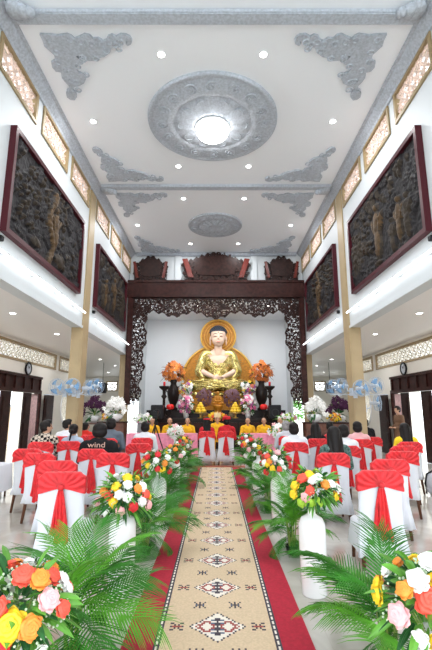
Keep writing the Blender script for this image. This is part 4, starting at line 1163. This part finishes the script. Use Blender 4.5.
def lhand(s, z):
    p = [('c', (s*.20, -.58, z), (s*.04, -.62, z-.01), .085, .07)]
    for k in range(4): p += [('c', (s*(.05), -.56-.05*k, z+.01), (-s*(.22-.02*abs(k-1.5)), -.56-.05*k, z+.0), .030, .024)]
    p += [('c', (s*.12, -.56, z+.06), (s*.0, -.60, z+.12), .032, .026)]
    return p
body += lhand(1, .50)+lhand(-1, .58)
def hup(ps):
    out = []
    for p in ps:
        if p[0] == 'e' and p[1][2] > 2.0: x, y, z = p[1]; out.append(('e', (x*1.08, y*1.05, 2.10+(z-2.17)*1.08), tuple(r*1.08 for r in p[2])))
        elif p[0] == 'c' and min(p[1][2], p[2][2]) > 2.0: out.append(('c', (p[1][0]*1.08, p[1][1]*1.05, 2.10+(p[1][2]-2.17)*1.08), (p[2][0]*1.08, p[2][1]*1.05, 2.10+(p[2][2]-2.17)*1.08), p[3], p[4]))
        else: out.append(p)
    return out
body = hup(body)
part('body', union(body, .022, 2), M['bskin'], bs)
rb = [('e', (0, .06, .32), (.68, .48, .33)), ('e', (0, .12, .75), (.56, .37, .47)), ('e', (0, .12, 1.22), (.66, .36, .44)), ('c', (-.55, .12, 1.66), (.55, .12, 1.66), .225, .225)]
for s in (-1, 1):
    rb += [('c', (s*.61, .09, 1.55), (s*.82, -.06, .88), .235, .22), ('c', (s*.80, -.05, .84), (s*.66, -.12, .62), .23, .15), ('c', (s*.38, 0, .30), (s*1.14, -.33, .21), .31, .24), ('c', (s*1.12, -.38, .20), (-s*.2, -.64, .20), .21, .16)]
    rb += [('c', (s*.2, -.64, .07), (s*1.1, -.45, .05), .10, .09)]
def rkeep(c):
    if c.z > 1.15 and c.y < .0 and abs(c.x) < .30*(c.z-1.15)/.6+.04: return False
    if c.z > 1.72 and abs(c.x) < .26: return False
    return True
rbm = union(rb, .024, 2, rkeep)
part('robe', rbm, M['robe'], bs)
bm = B(); rg = random.Random(4)
for k in range(11):     # fold ridges over chest and sleeves
    for s in (-1, 1):
        pts = []
        for j in range(9):
            q = j/8; x = s*(.62-.045*k-(.40+.02*k)*q*.9); z = 1.62-.10*k-.35*q*(1+.1*k)+.10*math.sin(q*PI); 
            yy = .12-.36*math.sqrt(max(0, 1-(x/.75)**2))-.03
            pts.append((x, yy, z))
        tube(bm, pts, .02, 5, .008)
    for s in (-1, 1):
        z = 1.45-.08*k; tube(bm, [(s*.66, -.17, z), (s*.82, -.20+.02*k, z-.12), (s*1.0, -.08, z-.10)], .016, 5)
for k in range(7):
    pts = [(x, -.62-.16*math.sqrt(max(0, 1-(x/1.35)**2))+.30*abs(x/1.3)**2, .12+.05*k-.10*abs(x)*0+.03*math.sin(x*9+k*2)) for x in np.linspace(-1.15, 1.15, 24)]
    tube(bm, pts, .026, 5)
obj('robe_folds', bm, M['robe'], bs, True)
hp = [('e', (0, .03, 2.66), (.345, .37, .31)), ('e', (0, .04, 2.92), (.15, .16, .10))]
hp = hup(hp); hm = union(hp, .022, 1, lambda c: not (c.y < -.12 and c.z < 2.68) and not (c.y < .02 and c.z < 2.52))
part('hair', hm, M['bhair'], bs)
bm = B()
for i in range(7):
    for j in range(18):
        e = .15+i*.20; a = 2*PI*(j+.5*(i % 2))/18
        p = Vector((.372*math.cos(e)*math.cos(a), .03+.40*math.cos(e)*math.sin(a), 2.63+.335*math.sin(e)))
        if p.y < -.14 and p.z < 2.76: continue
        ell(bm, p, (.045,)*3, 1)
obj('hair_curls', bm, M['bhair'], bs, True)
bm = B()
for s in (-1, 1):
    ell(bm, (s*.13, -.37, 2.448), (.07, .022, .012), 2); tube(bm, [(s*.035, -.375, 2.535), (s*.12, -.375, 2.565), (s*.22, -.31, 2.54)], .012, 5)
obj('eyes', bm, M['bhair'], bs, True)
bm = B(); ell(bm, (0, -.385, 2.18), (.08, .022, .024), 2); obj('lips', bm, mat('lip_red', (.62, .10, .08), .4), bs, True)
bm = B(); ell(bm, (0, -.385, 2.62), (.024, .02, .024), 2); obj('forehead_mark', bm, mat('mark_red', (.6, .05, .04), .4), bs, True)

# flower heaps as things: blossoms are parts
def smallflower(seed, cols, R, n, sx=1, sz=1, s=1.0):
    pass
TINY = None
def tiny_mesh():
    bm = B()
    for k in range(5):
        a = 2*PI*k/5; ell(bm, (.030*math.cos(a), .030*math.sin(a), .004), (.026, .018, .006), 1, Matrix.Rotation(a, 4, 'Z'))
    ell(bm, (0, 0, .010), (.010,)*3, 1)
    me = bpy.data.meshes.new('blossom'); bm.to_mesh(me); bm.free(); me.materials.append(M['rose_w']); return me
TINY = tiny_mesh()
def mound(name, label, cat, loc, R, cols, n, seed, sx=1, sz=1, s=1.0, leaves='leafd', leafn=60, group=None, stem=True):
    """arrangement of open blossoms facing the hall"""
    t = thing(name, label, cat, loc, 0, group); rg = random.Random(seed)
    for k in range(n):
        a = rg.uniform(0, 2*PI); q = math.sqrt(rg.random()); dx, dz = q*math.cos(a)*R*sx, q*math.sin(a)*R*sz; dy = -R*.7*math.sqrt(max(0, 1-q*q))*(1 if k % 5 else -1)
        o = bpy.data.objects.new('blossom', TINY); COL.objects.link(o); o.parent = t; o.location = (dx, dy, dz)
        o.rotation_euler = Vector((dx*.8, -R*.8 if k % 5 else R, dz*.5+.05)).to_track_quat('Z', 'Y').to_euler(); ss = s*rg.uniform(.8, 1.25); o.scale = (ss,)*3
        o.material_slots[0].link = 'OBJECT'; c = rg.choice(cols); o.material_slots[0].material = M['rose_'+c] if 'rose_'+c in M else M[c]
    bm = leafspray(seed, leafn, R, .022*s, R*.55, 0)
    for v in bm.verts: v.co.x *= sx; v.co.z *= sz
    obj('foliage', bm, M[leaves], t)
    return t
# tall black vases with orange flowers
for s, sd in ((-1, 'left'), (1, 'right')):
    p = at_d(217.5+s*45, 408, 18.9); x = p.x
    t = thing('tall_vase', 'tall black carved vase on a stand, %s of the statue' % sd, 'vase', (x, 19.15, 1.55), 0, 'tall black vases beside the statue'); t.scale = (.78, .78, 1)
    bm = B(); lathe(bm, [(.26, 0), (.28, .06), (.17, .14), (.16, .22), (.30, .45), (.36, .70), (.33, .95), (.18, 1.12), (.17, 1.22), (.30, 1.36), (.26, 1.34)], 28); obj('body', bm, M['woodd'], t, True)
    bm = B()
    bm.free()
    for k in (-1, 1): bm = B(); ring(bm, (k*.30, 0, .92), .12, .03, 'y', 18, 6); obj('handle', bm, M['woodd'], t, True)
    mound('orange_flower_tree', 'cone of orange blossoms standing in the %s tall black vase' % sd, 'flowers', (x, 19.15, 3.30), .56, ['o', 'o', 'oo'], 100, 20+s, 1.0, .95, 1.55, 'rust', 50) if False else None
M['oo'] = mat('rusty_orange_petals', (.58, .15, .025), .6, var=.3, vscale=30)
M['rust'] = mat('rust_brown_leaf', (.20, .07, .015), .6, var=.3, vscale=12)
M['drypurple'] = mat('dusky_mauve_petals', (.16, .075, .10), .7, var=.3, vscale=30)
for s, sd in ((-1, 'left'), (1, 'right')):
    x = at_d(217.5+s*45, 408, 18.9).x
    t = mound('orange_flower_tree', 'cone of orange blossoms standing in the %s tall black vase' % sd, 'flowers', (x, 19.15, 3.30), .56, ['oo', 'oo', 'oo', 'o'], 100, 20+s, 1.0, .85, 1.7, 'rust', 60, 'orange flower cones')
    rg = random.Random(s+9)
    for o in t.children:      # narrow towards the top
        if o.name.startswith('blossom'): k = .95-max(0, o.location.z)/.56*.75; o.location.x *= k; o.location.y *= k
    # candlestick
    p = at_d(217+s*53, 418, 18.0)
    c = thing('candlestick', 'tall turned black candlestick at the %s end of the altar' % sd, 'candlestick', (p.x, 17.85, 1.22)); c.scale = (1.25, 1.25, 1.15)
    bm = B(); lathe(bm, [(.17, 0), (.18, .05), (.07, .12), (.05, .25), (.11, .33), (.05, .42), (.045, .70), (.10, .78), (.05, .86), (.06, 1.0), (.17, 1.10), (.18, 1.16), (.05, 1.17)], 20); obj('shaft', bm, M['woodd'], c, True)
    bm = B(); lathe(bm, [(.04, 0), (.04, .14), (.005, .16)], 12, (0, 0, 1.17)); obj('candle', bm, M['rose_r'], c, True)
    # red bowl lamp
    p = at_d(217+s*47, 406, 17.7)
    c = thing('altar_lamp', 'round red glass altar lamp on a dark foot, %s side of the altar' % sd, 'lamp', (p.x, 17.75, 1.22))
    bm = B(); lathe(bm, [(.12, 0), (.12, .03), (.03, .07), (.03, .30), (.10, .36)], 18); obj('foot', bm, M['woodd'], c, True)
    bm = B(); lathe(bm, [(.06, .34), (.14, .38), (.17, .46), (.14, .55), (.08, .58)], 20); obj('bowl', bm, mat('red_glass', (.75, .02, .02), .15), c, True)
    # black loudspeaker
    p = at_d(216+s*58.5, 419, 17.2)
    c = thing('loudspeaker', 'black box loudspeaker on a stand beside the %s end of the altar' % sd, 'speaker', (p.x, 17.1, 0))
    bm = B(); box(bm, -.24, .24, -.2, .2, 1.22, 1.76); bmesh.ops.bevel(bm, geom=bm.edges[:], offset=.02, segments=2, affect='EDGES'); obj('cabinet', bm, M['black'], c)
    bm = B(); tube(bm, [(0, 0, .3), (0, 0, 1.22)], .03, 8)
    for k in range(3): a = k*2.09; tube(bm, [(0, 0, .45), (.35*math.cos(a), .35*math.sin(a), .012)], .015, 6)
    obj('stand', bm, M['black'], c)
    bm = B(); ring(bm, (0, -.205, 1.45), .14, .015, 'y', 24, 5); obj('cone', bm, mat('speaker_cone', (.05, .05, .055), .6), c, True)
    # tall bouquets on the altar (white + magenta) and smaller ones above
    p = at_d(217+s*31, 405, 17.8)
    mound('altar_bouquet', 'tall bouquet of white and magenta blossoms on the %s part of the altar' % sd, 'flowers', (p.x, 17.9, p.z), .40, ['w', 'm', 'm', 'p', 'v', 'w'], 46, 30+s, .8, 1.05, 1.5, 'leafd', 120)
    bm = B(); lathe(bm, [(.09, 0), (.12, .1), (.08, .24), (.09, .30)], 18); o = obj('altar_vase', bm, M['white'], None, True); o.location = (p.x, 17.95, 1.22); tag(o, 'white vase under the tall white and magenta bouquet on the %s of the altar' % sd, 'vase')
    p = at_d(217+s*31, 388, 19.1)
    mound('altar_bouquet', 'small mixed white and purple bouquet beside the %s knee of the statue' % sd, 'flowers', (p.x, 19.05, p.z), .34, ['w', 'v', 'y', 'w', 'o'], 36, 40+s, .9, 1.0, 1.8, 'leafd', 60)
    bm = B(); lathe(bm, [(.12, 0), (.15, .2), (.09, .45), (.10, p.z-1.55-.1)], 18); o = obj('altar_vase', bm, M['gold'], None, True); o.location = (p.x, 19.08, 1.55); tag(o, 'slim tan vase under the small mixed bouquet by the %s knee of the statue' % sd, 'vase')
    p = at_d(218+s*13.5, 398, 18.7)
    mound('dried_bouquet', 'bushy dusky mauve blossom bunch in front of the statue, %s of centre' % sd, 'flowers', (p.x, 18.35, p.z), .40, ['drypurple', 'drypurple', 'drypurple', 'w' if False else 'drypurple'], 80, 50+s, .85, .95, 1.3, 'rust', 70)
    bm = B(); lathe(bm, [(.13, 0), (.17, .12), (.10, .30), (.12, .34)], 18); o = obj('altar_vase', bm, M['gold'], None, True); o.location = (p.x, 18.35, 1.22); tag(o, 'tan vase under the %s dusky mauve bunch on the altar' % sd, 'vase')
    # fruit pyramid on a gold stand
    p = at_d(218+s*17.5, 424, 17.75); x = p.x
    c = thing('fruit_stand', 'gold footed dish holding the %s pyramid of yellow fruit' % sd, 'dish', (x, 17.72, 1.22))
    bm = B(); lathe(bm, [(.13, 0), (.13, .02), (.04, .05), (.035, .15), (.10, .19), (.27, .21), (.28, .235), (.05, .225)], 24); obj('dish', bm, mat('polished_gold', (.75, .52, .16), .3, .8), c, True)
    fb = bpy.data.meshes.new('fruit'); bm = B(); ell(bm, (0, 0, 0), (.075, .075, .070), 2); bm.to_mesh(fb); bm.free(); fb.materials.append(mat('yellow_fruit_peel', (.88, .58, .03), .45, var=.08, vscale=9)); fb.polygons.foreach_set('use_smooth', [True]*len(fb.polygons))
    lev = [(7, .165, .30), (5, .115, .405), (3, .07, .51), (1, 0, .60)]
    for li, (n, r, z) in enumerate(lev):
        for k in range(n):
            a = 2*PI*k/n+li*.4; o = bpy.data.objects.new('yellow_fruit', fb); COL.objects.link(o); o.location = (x+r*math.cos(a), 17.72+r*math.sin(a), 1.22+z)
            tag(o, 'round yellow fruit in the pyramid on the %s gold dish of the altar' % sd, 'fruit', 'yellow fruit of the %s pyramid' % sd)
# small golden figure in the middle
p = at_d(218, 397, 18.5)
t = thing('figurine', 'small golden figure seated below the big statue, between the mauve bunches', 'figurine', (p.x, 18.35, 1.22))
bm = B(); lathe(bm, [(.24, 0), (.26, .08), (.16, .15), (.15, .40), (.25, .50), (.22, .56)], 20); obj('pedestal', bm, M['haloo'], t, True)
part('body', union([('e', (0, 0, .66), (.17, .12, .10)), ('e', (0, 0, .82), (.11, .08, .14)), ('c', (0, 0, .9), (0, -.01, 1.0), .04, .04), ('e', (0, -.01, 1.07), (.07, .075, .085)), ('c', (-.11, 0, .9), (-.15, -.08, .74), .04, .03), ('c', (.11, 0, .9), (.15, -.08, .74), .04, .03), ('c', (-.15, -.08, .74), (0, -.13, .70), .03, .025), ('c', (.15, -.08, .74), (0, -.13, .70), .03, .025), ('c', (-.2, -.05, .62), (.2, -.05, .62), .06, .06)], .014), M['haloo'], t)
mound('altar_garland', 'low red and yellow flower garland on the front of the altar, behind the couple', 'flowers', (0.03, 17.45, 1.30), .42, ['r', 'y', 'o', 'c'], 40, 61, 1.35, .32, 1.5, 'leafd', 50)

# pink satin tables
def pink_table(x0, x1, y, label):
    t = thing('draped_table', label, 'table', ((x0+x1)/2, y, 0)); L = x1-x0
    bm = B(); box(bm, -L/2+.02, L/2-.02, -.28, .28, .74, .78); obj('tabletop', bm, M['brown'], t)
    for sx in (-1, 1):
        for sy in (-1, 1):
            bm = B(); tube(bm, [(sx*(L/2-.08), sy*.22, 0), (sx*(L/2-.08), sy*.22, .74)], .02, 8); obj('leg', bm, M['black'], t)
    bm = B(); path = []
    n = 160; hx, hy = L/2+.02, .31
    per = [(-hx, hy), (-hx, -hy), (hx, -hy), (hx, hy)]
    pts = []
    for a, b in zip(per, per[1:]):
        m_ = 60 if abs(a[0]-b[0]) > .1 else 22
        for k in range(m_): pts.append((a[0]+(b[0]-a[0])*k/m_, a[1]+(b[1]-a[1])*k/m_))
    pts.append(per[-1]); rows = []
    for z in (.80, .78, .6, .4, .2, .02):
        row = []
        for k, (x, yy) in enumerate(pts):
            r = math.hypot(x, yy); w_ = .028*math.sin(k*.95)*(.8-z)/.8; row.append(bm.verts.new((x+x/r*w_+(.0), yy+(yy/r)*w_*1.5, z)))
        rows.append(row)
    for a, b in zip(rows, rows[1:]):
        for i in range(len(pts)-1): bm.faces.new((a[i], b[i], b[i+1], a[i+1]))
    bm.faces.new(rows[0][::-1])
    o = obj('tablecloth', bm, M['pink'], None, True); o.location = ((x0+x1)/2, y, 0); tag(o, label.replace('long table under', 'shiny').replace(' cloth', ' cloth draped to the floor'), 'tablecloth')
pink_table(-2.0, -.64, 14.2, 'long table under pink satin cloth, left of the couple')
pink_table(.86, 2.2, 14.2, 'long table under pink satin cloth, right of the couple')
pink_table(-2.9, -2.12, 14.3, 'short table under pink satin cloth, far left by the camera tripod')
for s, px, seed in ((-1, 175, 71), (1, 276.5, 72)):
    p = at_d(px, 431, 13.7)
    sd = 'left' if s < 0 else 'right'
    mound('table_bouquet', 'white lily spray with green leaves in front of the %s pink table' % sd, 'flowers', (p.x, 13.72, p.z), .26, ['w', 'w', 'w', 'p'], 24, seed, 1, .8, 1.6, 'leafl', 70)
    bm = B(); lathe(bm, [(.14, 0), (.15, .02), (.03, .05), (.03, p.z-.30), (.11, p.z-.12)], 18); o = obj('flower_stand', bm, M['white'], None, True); o.location = (p.x, 13.72, 0); tag(o, 'slim white stand under the lily spray before the %s pink table' % sd, 'stand')
# grey flower boxes near the niche corners
for s, sd in ((-1, 'left'), (1, 'right')):
    p = at_d(216+s*(72.5 if s < 0 else 71), 428, 15.6)
    o = bbox('planter_box', -.22, .22, -.2, .2, 0, 1.10, mat('grey_box_paint', (.22, .22, .24), .6), bev=.012); o.location = (p.x, 15.7, 0); tag(o, 'dark grey square planter box near the %s edge of the altar' % sd, 'planter')
    mound('planter_flowers', 'pale blossoms and trailing green leaves spilling over the %s grey planter box' % sd, 'flowers', (p.x, 15.7, 1.26), .30, ['w', 'm', 'w', 'g'], 30, 80+s, 1.3, .55, 1.4, 'leafl', 80)
# camera on tripod
p = at_d(158, 430, 14.0)
t = thing('tripod', 'black tripod carrying a camera near the left pink tables', 'tripod', (p.x, 13.3, 0))
for k in range(3):
    bm = B(); a = k*2.09+.5; tube(bm, [(0, 0, 1.12), (.42*math.cos(a), .42*math.sin(a), .014)], .02, 6, .013); obj('leg', bm, M['black'], t)
bm = B(); tube(bm, [(0, 0, .9), (0, 0, 1.3)], .022, 8); obj('column', bm, M['black'], t)
bm = B(); box(bm, -.07, .07, -.09, .09, 1.3, 1.36); obj('head', bm, M['black'], t)
t2 = thing('video_camera', 'black video camera on the tripod left of the altar', 'camera', (p.x, 13.3, 1.36))
bm = B(); box(bm, -.08, .08, -.14, .14, .005, .17); bmesh.ops.bevel(bm, geom=bm.edges[:], offset=.012, segments=2, affect='EDGES'); obj('body', bm, M['black'], t2)
bm = B(); tube(bm, [(0, .13, .09), (0, .28, .09)], .055, 16); obj('lens', bm, M['black'], t2)
bm = B(); tube(bm, [(0, -.1, .17), (0, -.08, .23), (0, .08, .23), (0, .1, .17)], .012, 6); obj('handle', bm, M['black'], t2)

# wooden cabinets with orchids
def cabinet(x0, x1, y, h, label):
    t = thing('wooden_cabinet', label, 'cabinet', ((x0+x1)/2, y, 0)); L = (x1-x0)/2
    bm = B(); box(bm, -L, L, -.28, .28, .06, h-.05); obj('body', bm, M['brown'], t)
    bm = B(); box(bm, -L-.03, L+.03, -.31, .31, h-.05, h); obj('top', bm, M['wood2'], t)
    bm = B(); box(bm, -L+.03, L-.03, -.25, .25, 0, .06); obj('plinth', bm, M['woodd'], t)
    n = max(2, int(L*2/.5)); 
    for k in range(n):
        a = -L+2*L*k/n; bm = B(); box(bm, a+.03, a+2*L/n-.03, -.30, -.28, .12, h-.12); d = obj('door', bm, M['brown'], t)
        bm = B(); tube(bm, [(a+.08, -.325, h*.5), (a+.08, -.325, h*.6)], .01, 6); obj('handle', bm, M['gold'], d)
cabinet(-4.25, -3.3, 15.6, 1.15, 'reddish brown wooden cabinet by the left end of the carved arch')
cabinet(3.22, 4.85, 15.6, 1.13, 'reddish brown wooden cabinet by the right end of the carved arch')
def orchid(x, y, z, label, col, R=.5, n=70, bowl='white'):
    t = thing('potted_orchid', label, 'plant', (x, y, z)); rg = random.Random(n+int(x*10))
    bm = B(); lathe(bm, [(.10, 0), (.13, .02), (.25, .12), (.28, .22), (.27, .28), (.24, .27)], 28); obj('bowl', bm, M[bowl], t, True)
    bm = leafspray(3, 26, .22, .045, .30, .1)
    for v in bm.verts: v.co.z += .30
    obj('leaves', bm, M['leafd'], t)
    bm = B(); tips = []
    for k in range(9):
        a = PI*(k+.5)/9; dx = R*math.cos(a); pts = [(0, 0, .25), (dx*.3, -.05, .25+R*.9), (dx*.75, -.12, .28+R*1.15*math.sin(a)+.15), (dx*1.05, -.2, .22+R*.9*math.sin(a))]
        tube(bm, pts, .008, 5); tips.append(pts)
    obj('stems', bm, M['stem'], t)
    for k in range(n):
        p = tips[k % 9]; q = rg.uniform(.25, 1)*2.999; i = int(q); c = Vector(p[i]).lerp(Vector(p[min(3, i+1)]), q-i)+Vector((rg.uniform(-.08, .08), rg.uniform(-.12, .05), rg.uniform(-.06, .08)))
        o = bpy.data.objects.new('blossom', TINY); COL.objects.link(o); o.parent = t; o.location = c; o.rotation_euler = Vector((rg.uniform(-.5, .5), -1, rg.uniform(-.2, .5))).to_track_quat('Z', 'Y').to_euler(); s = rg.uniform(1.5, 2.0); o.scale = (s, s, s)
        o.material_slots[0].link = 'OBJECT'; o.material_slots[0].material = M['rose_'+col] if 'rose_'+col in M else M[col]
    return t
M['darkv'] = mat('deep_purple_petals', (.07, .02, .06), .6, var=.3, vscale=20)
p = at_d(115.5, 420, 15.5); orchid(p.x, 15.5, 1.15, 'white orchid arching from a white bowl on the left wooden cabinet', 'w', .36, 80)
p = at_d(314.5, 420, 15.5); orchid(p.x, 15.5, 1.13, 'white orchid arching from a white bowl on the right wooden cabinet', 'w', .36, 80)
# display tables further out with dark orchids and small flowers
for s, sd, px in ((-1, 'left', 92), (1, 'right', 341)):
    p = at_d(px, 420, 16.3)
    t = thing('display_table', 'low wooden display table behind the %s cabinet with dark orchids on it' % sd, 'table', (p.x, 16.6, 0))
    bm = B(); box(bm, -.55, .55, -.25, .25, 1.02, 1.07); obj('tabletop', bm, M['brown'], t)
    for a in (-.5, .5):
        for b in (-.2, .2): bm = B(); tube(bm, [(a, b, 0), (a, b, 1.02)], .025, 6); obj('leg', bm, M['brown'], t)
    orchid(p.x, 16.6, 1.07, 'dark purple orchid in a pale bowl on the %s display table' % sd, 'darkv', .46, 70)
    p = at_d(px+(6 if s < 0 else -8), 415, 15.75)
    mound('yellow_arrangement', 'low arrangement of yellow and orange blossoms between the %s orchids' % sd, 'flowers', (p.x if s > 0 else -4.0, 15.6, 1.30 if s > 0 else 1.32), .20, ['y', 'o', 'w', 'y'], 30, 90+s, 1.5 if s > 0 else .9, .75, 1.1, 'leafd', 50)

# fans on the front columns
def make_fan(label, loc, rz, s):
    t = thing('wall_fan', label, 'fan', loc, rz, 'blue-bladed wall fans on the columns')
    bm = B()
    for y, k in ((-.07, 1), (0, 1.05), (.07, .95)): ring(bm, (0, y, 0), .205*k, .004, 'y', 36, 4)
    ring(bm, (0, -.10, 0), .06, .006, 'y', 16, 4)
    for k in range(28):
        a = 2*PI*k/28; c, s_ = math.cos(a), math.sin(a)
        tube(bm, [(.06*c, -.10, .06*s_), (.205*c, -.06, .205*s_), (.213*c, 0, .213*s_), (.195*c, .07, .195*s_), (.06*c, .10, .06*s_)], .0022, 3)
    obj('cage', bm, M['fanwire'], t)
    for k in range(3):
        bm = B(); a0 = 2*PI*k/3; g = []
        for i in range(9):
            row = []
            for j in range(6):
                r = .03+.15*j/5; a = a0+(i/8-.5)*1.35*(.45+.6*j/5); row.append(bm.verts.new((r*math.cos(a), -.02+.05*(i/8-.5), r*math.sin(a))))
            g.append(row)
        for i in range(8):
            for j in range(5): bm.faces.new((g[i][j], g[i+1][j], g[i+1][j+1], g[i][j+1]))
        b = obj('blade', bm, M['fanblade'], t, True); b.modifiers.new('t', 'SOLIDIFY').thickness = .004
    bm = B(); tube(bm, [(0, -.05, 0), (0, .0, 0), (0, .10, 0), (0, .20, 0)], .045, 14); obj('motor', bm, M['fanbody'], t, True)
    bm = B(); tube(bm, [(0, .17, -.02), (0, .20, -.12), (s*.0, .30, -.16)], .018, 8); box(bm, -.05, .05, .29, .34, -.25, -.05); obj('arm', bm, M['fanbody'], t)
    return t
M['fanwire'] = mat('fan_wire', (.42, .50, .60), .4, .2)
M['fanblade'] = mat('blue_fan_blade', (.16, .34, .58), .25)
M['fanbody'] = mat('fan_body_plastic', (.60, .66, .74), .4)
for (px, py, d, rz, lab) in ((57, 387, 10.85, -20, 'leftmost blue-bladed fan on the left front column'), (72, 386.5, 10.8, 8, 'blue-bladed fan facing forward on the left front column'), (89.5, 388, 10.85, 75, 'blue-bladed fan turned to the nave on the left front column, lower of two'), (97, 386, 11.6, 60, 'blue-bladed fan turned to the nave on the left front column, farther of two'),
                      (361, 388, 10.8, 10, 'blue-bladed fan facing forward on the right front column'), (376, 385.5, 10.85, 25, 'blue-bladed fan angled to the aisle on the right front column'), (377.5, 403, 11.4, 60, 'lower small blue fan on the aisle side of the right front column'), (341, 386, 11.0, -70, 'blue-bladed fan turned to the nave on the right front column'), (333, 387, 12.1, -50, 'farthest blue-bladed fan beyond the right front column')):
    p = at_d(px, py, d); make_fan(lab, p, math.radians(rz), 1)
# bracket arms joining the fans to the columns
for s, sd in ((-1, 'left'), (1, 'right')):
    bm = B(); zc = 1.98
    tube(bm, [(s*(NX-.62), 11.36, zc), (s*(NX+.95), 11.36, zc)], .010, 6)
    tube(bm, [(s*(NX+.2), 11.15, zc), (s*(NX+.2), 11.36, zc)], .03, 6)
    o = obj('fan_rail', bm, M['fanbody']); tag(o, 'thin grey rail carrying the fans on the %s front column' % sd, 'bracket')
# speakers hung at the end walls
for s, sd in ((-1, 'left'), (1, 'right')):
    p = at_d(216+s*(113.5 if s < 0 else 114), 388, 20.0)
    t = thing('hanging_speaker', 'black loudspeaker hanging high in the far %s aisle' % sd, 'speaker', (p.x, 20.0, p.z))
    bm = B(); box(bm, -.17, .17, -.15, .15, -.24, .24); bmesh.ops.bevel(bm, geom=bm.edges[:], offset=.02, segments=2, affect='EDGES'); obj('cabinet', bm, M['black'], t)
    bm = B(); tube(bm, [(0, 0, .24), (0, 0, HS-p.z)], .012, 6); obj('hanger', bm, M['black'], t)
    bm = B(); ring(bm, (0, -.155, -.05), .10, .012, 'y', 20, 5); obj('cone', bm, mat('cone_grey', (.06, .06, .06), .6), t, True)

# low white-clothed table at the left edge, backpack on the right
bm = B(); n = 48; rows = []
for z, k in ((.60, .98), (.585, 1.0), (.4, 1.02), (.2, 1.05), (.14, 1.06)):
    row = []
    for i in range(n):
        a = 2*PI*i/n; c, s_ = math.cos(a), math.sin(a); f = 1+.02*math.sin(a*11)*(.6-z)/.46
        row.append(bm.verts.new((.34*k*f*math.copysign(abs(c)**.3, c), .5*k*f*math.copysign(abs(s_)**.3, s_), z)))
    rows.append(row)
for a, b in zip(rows, rows[1:]):
    for i in range(n): bm.faces.new((a[i], b[i], b[(i+1) % n], a[(i+1) % n]))
bm.faces.new(rows[0])
t = thing('covered_stool_table', 'low table under a plain white cloth at the left picture edge, no bow', 'table', (-4.2, 7.85, 0))
recalc(bm); obj('cloth', bm, M['cover'], t, True)
for a in (-.24, .24):
    for b in (-.4, .4): bm = B(); tube(bm, [(a, b, 0), (a, b, .55)], .02, 6); obj('leg', bm, M['leg'], t)
t = thing('backpack', 'grey backpack with black trim on the floor beside the far right chairs', 'bag', (4.15, 8.35, 0))
part('body', union([('e', (0, 0, .22), (.15, .11, .20)), ('e', (0, -.06, .15), (.11, .09, .12)), ('e', (0, 0, .10), (.15, .11, .09))], .015, 3), mat('grey_nylon', (.45, .46, .50), .7), t)
bm = B(); tube(bm, [(-.15, 0, .03), (-.165, 0, .20), (-.12, 0, .38), (0, 0, .44), (.12, 0, .38), (.165, 0, .2), (.15, 0, .03)], .018, 8); obj('strap', bm, M['black'], t, True)

# outside
o = thing('neighbouring_house', 'beige house with a dark blue shutter outside the left doors', 'house', (-14.5, 19, -.2))
bm = B(); box(bm, -3, 3, -3, 8, 0, 1.9); obj('wall', bm, mat('house_wall', (.62, .45, .30), .9), o)
bm = B(); box(bm, -3.3, 3.4, -3.3, 8.3, 1.9, 2.02); obj('roof', bm, mat('roof_grey', (.4, .4, .42), .8), o)
bm = B(); box(bm, 3.0, 3.08, 5.0, 7.0, .3, 1.6); obj('shutter', bm, mat('shutter_blue', (.06, .08, .16), .6), o)
def bush(x, y, R, label, seed):
    t = thing('bush', label, 'bush', (x, y, -.2)); bm = leafspray(seed, 900, R, .05, .25, .3)
    for v in bm.verts: v.co.z = v.co.z*1.0+R
    obj('foliage', bm, M['leafl'], t)
    bm = B(); tube(bm, [(0, 0, 0), (0, 0, R)], .05, 8); obj('trunk', bm, M['brown'], t)
bush(5.6, 31.5, 1.5, 'green bush outside the far right doorway', 5)
t = thing('slatted_gate', 'white slatted gate in the far left doorway', 'gate', (-5.6, 29.6, 0))
bm = B(); box(bm, -1, 1, -.03, .03, .05, .12); box(bm, -1, 1, -.03, .03, 1.5, 1.57); obj('rail', bm, M['white'], t)
for k in range(14): bm = B(); box(bm, -.97+k*.147, -.93+k*.147, -.02, .02, 0, 1.6); obj('slat', bm, M['white'], t)
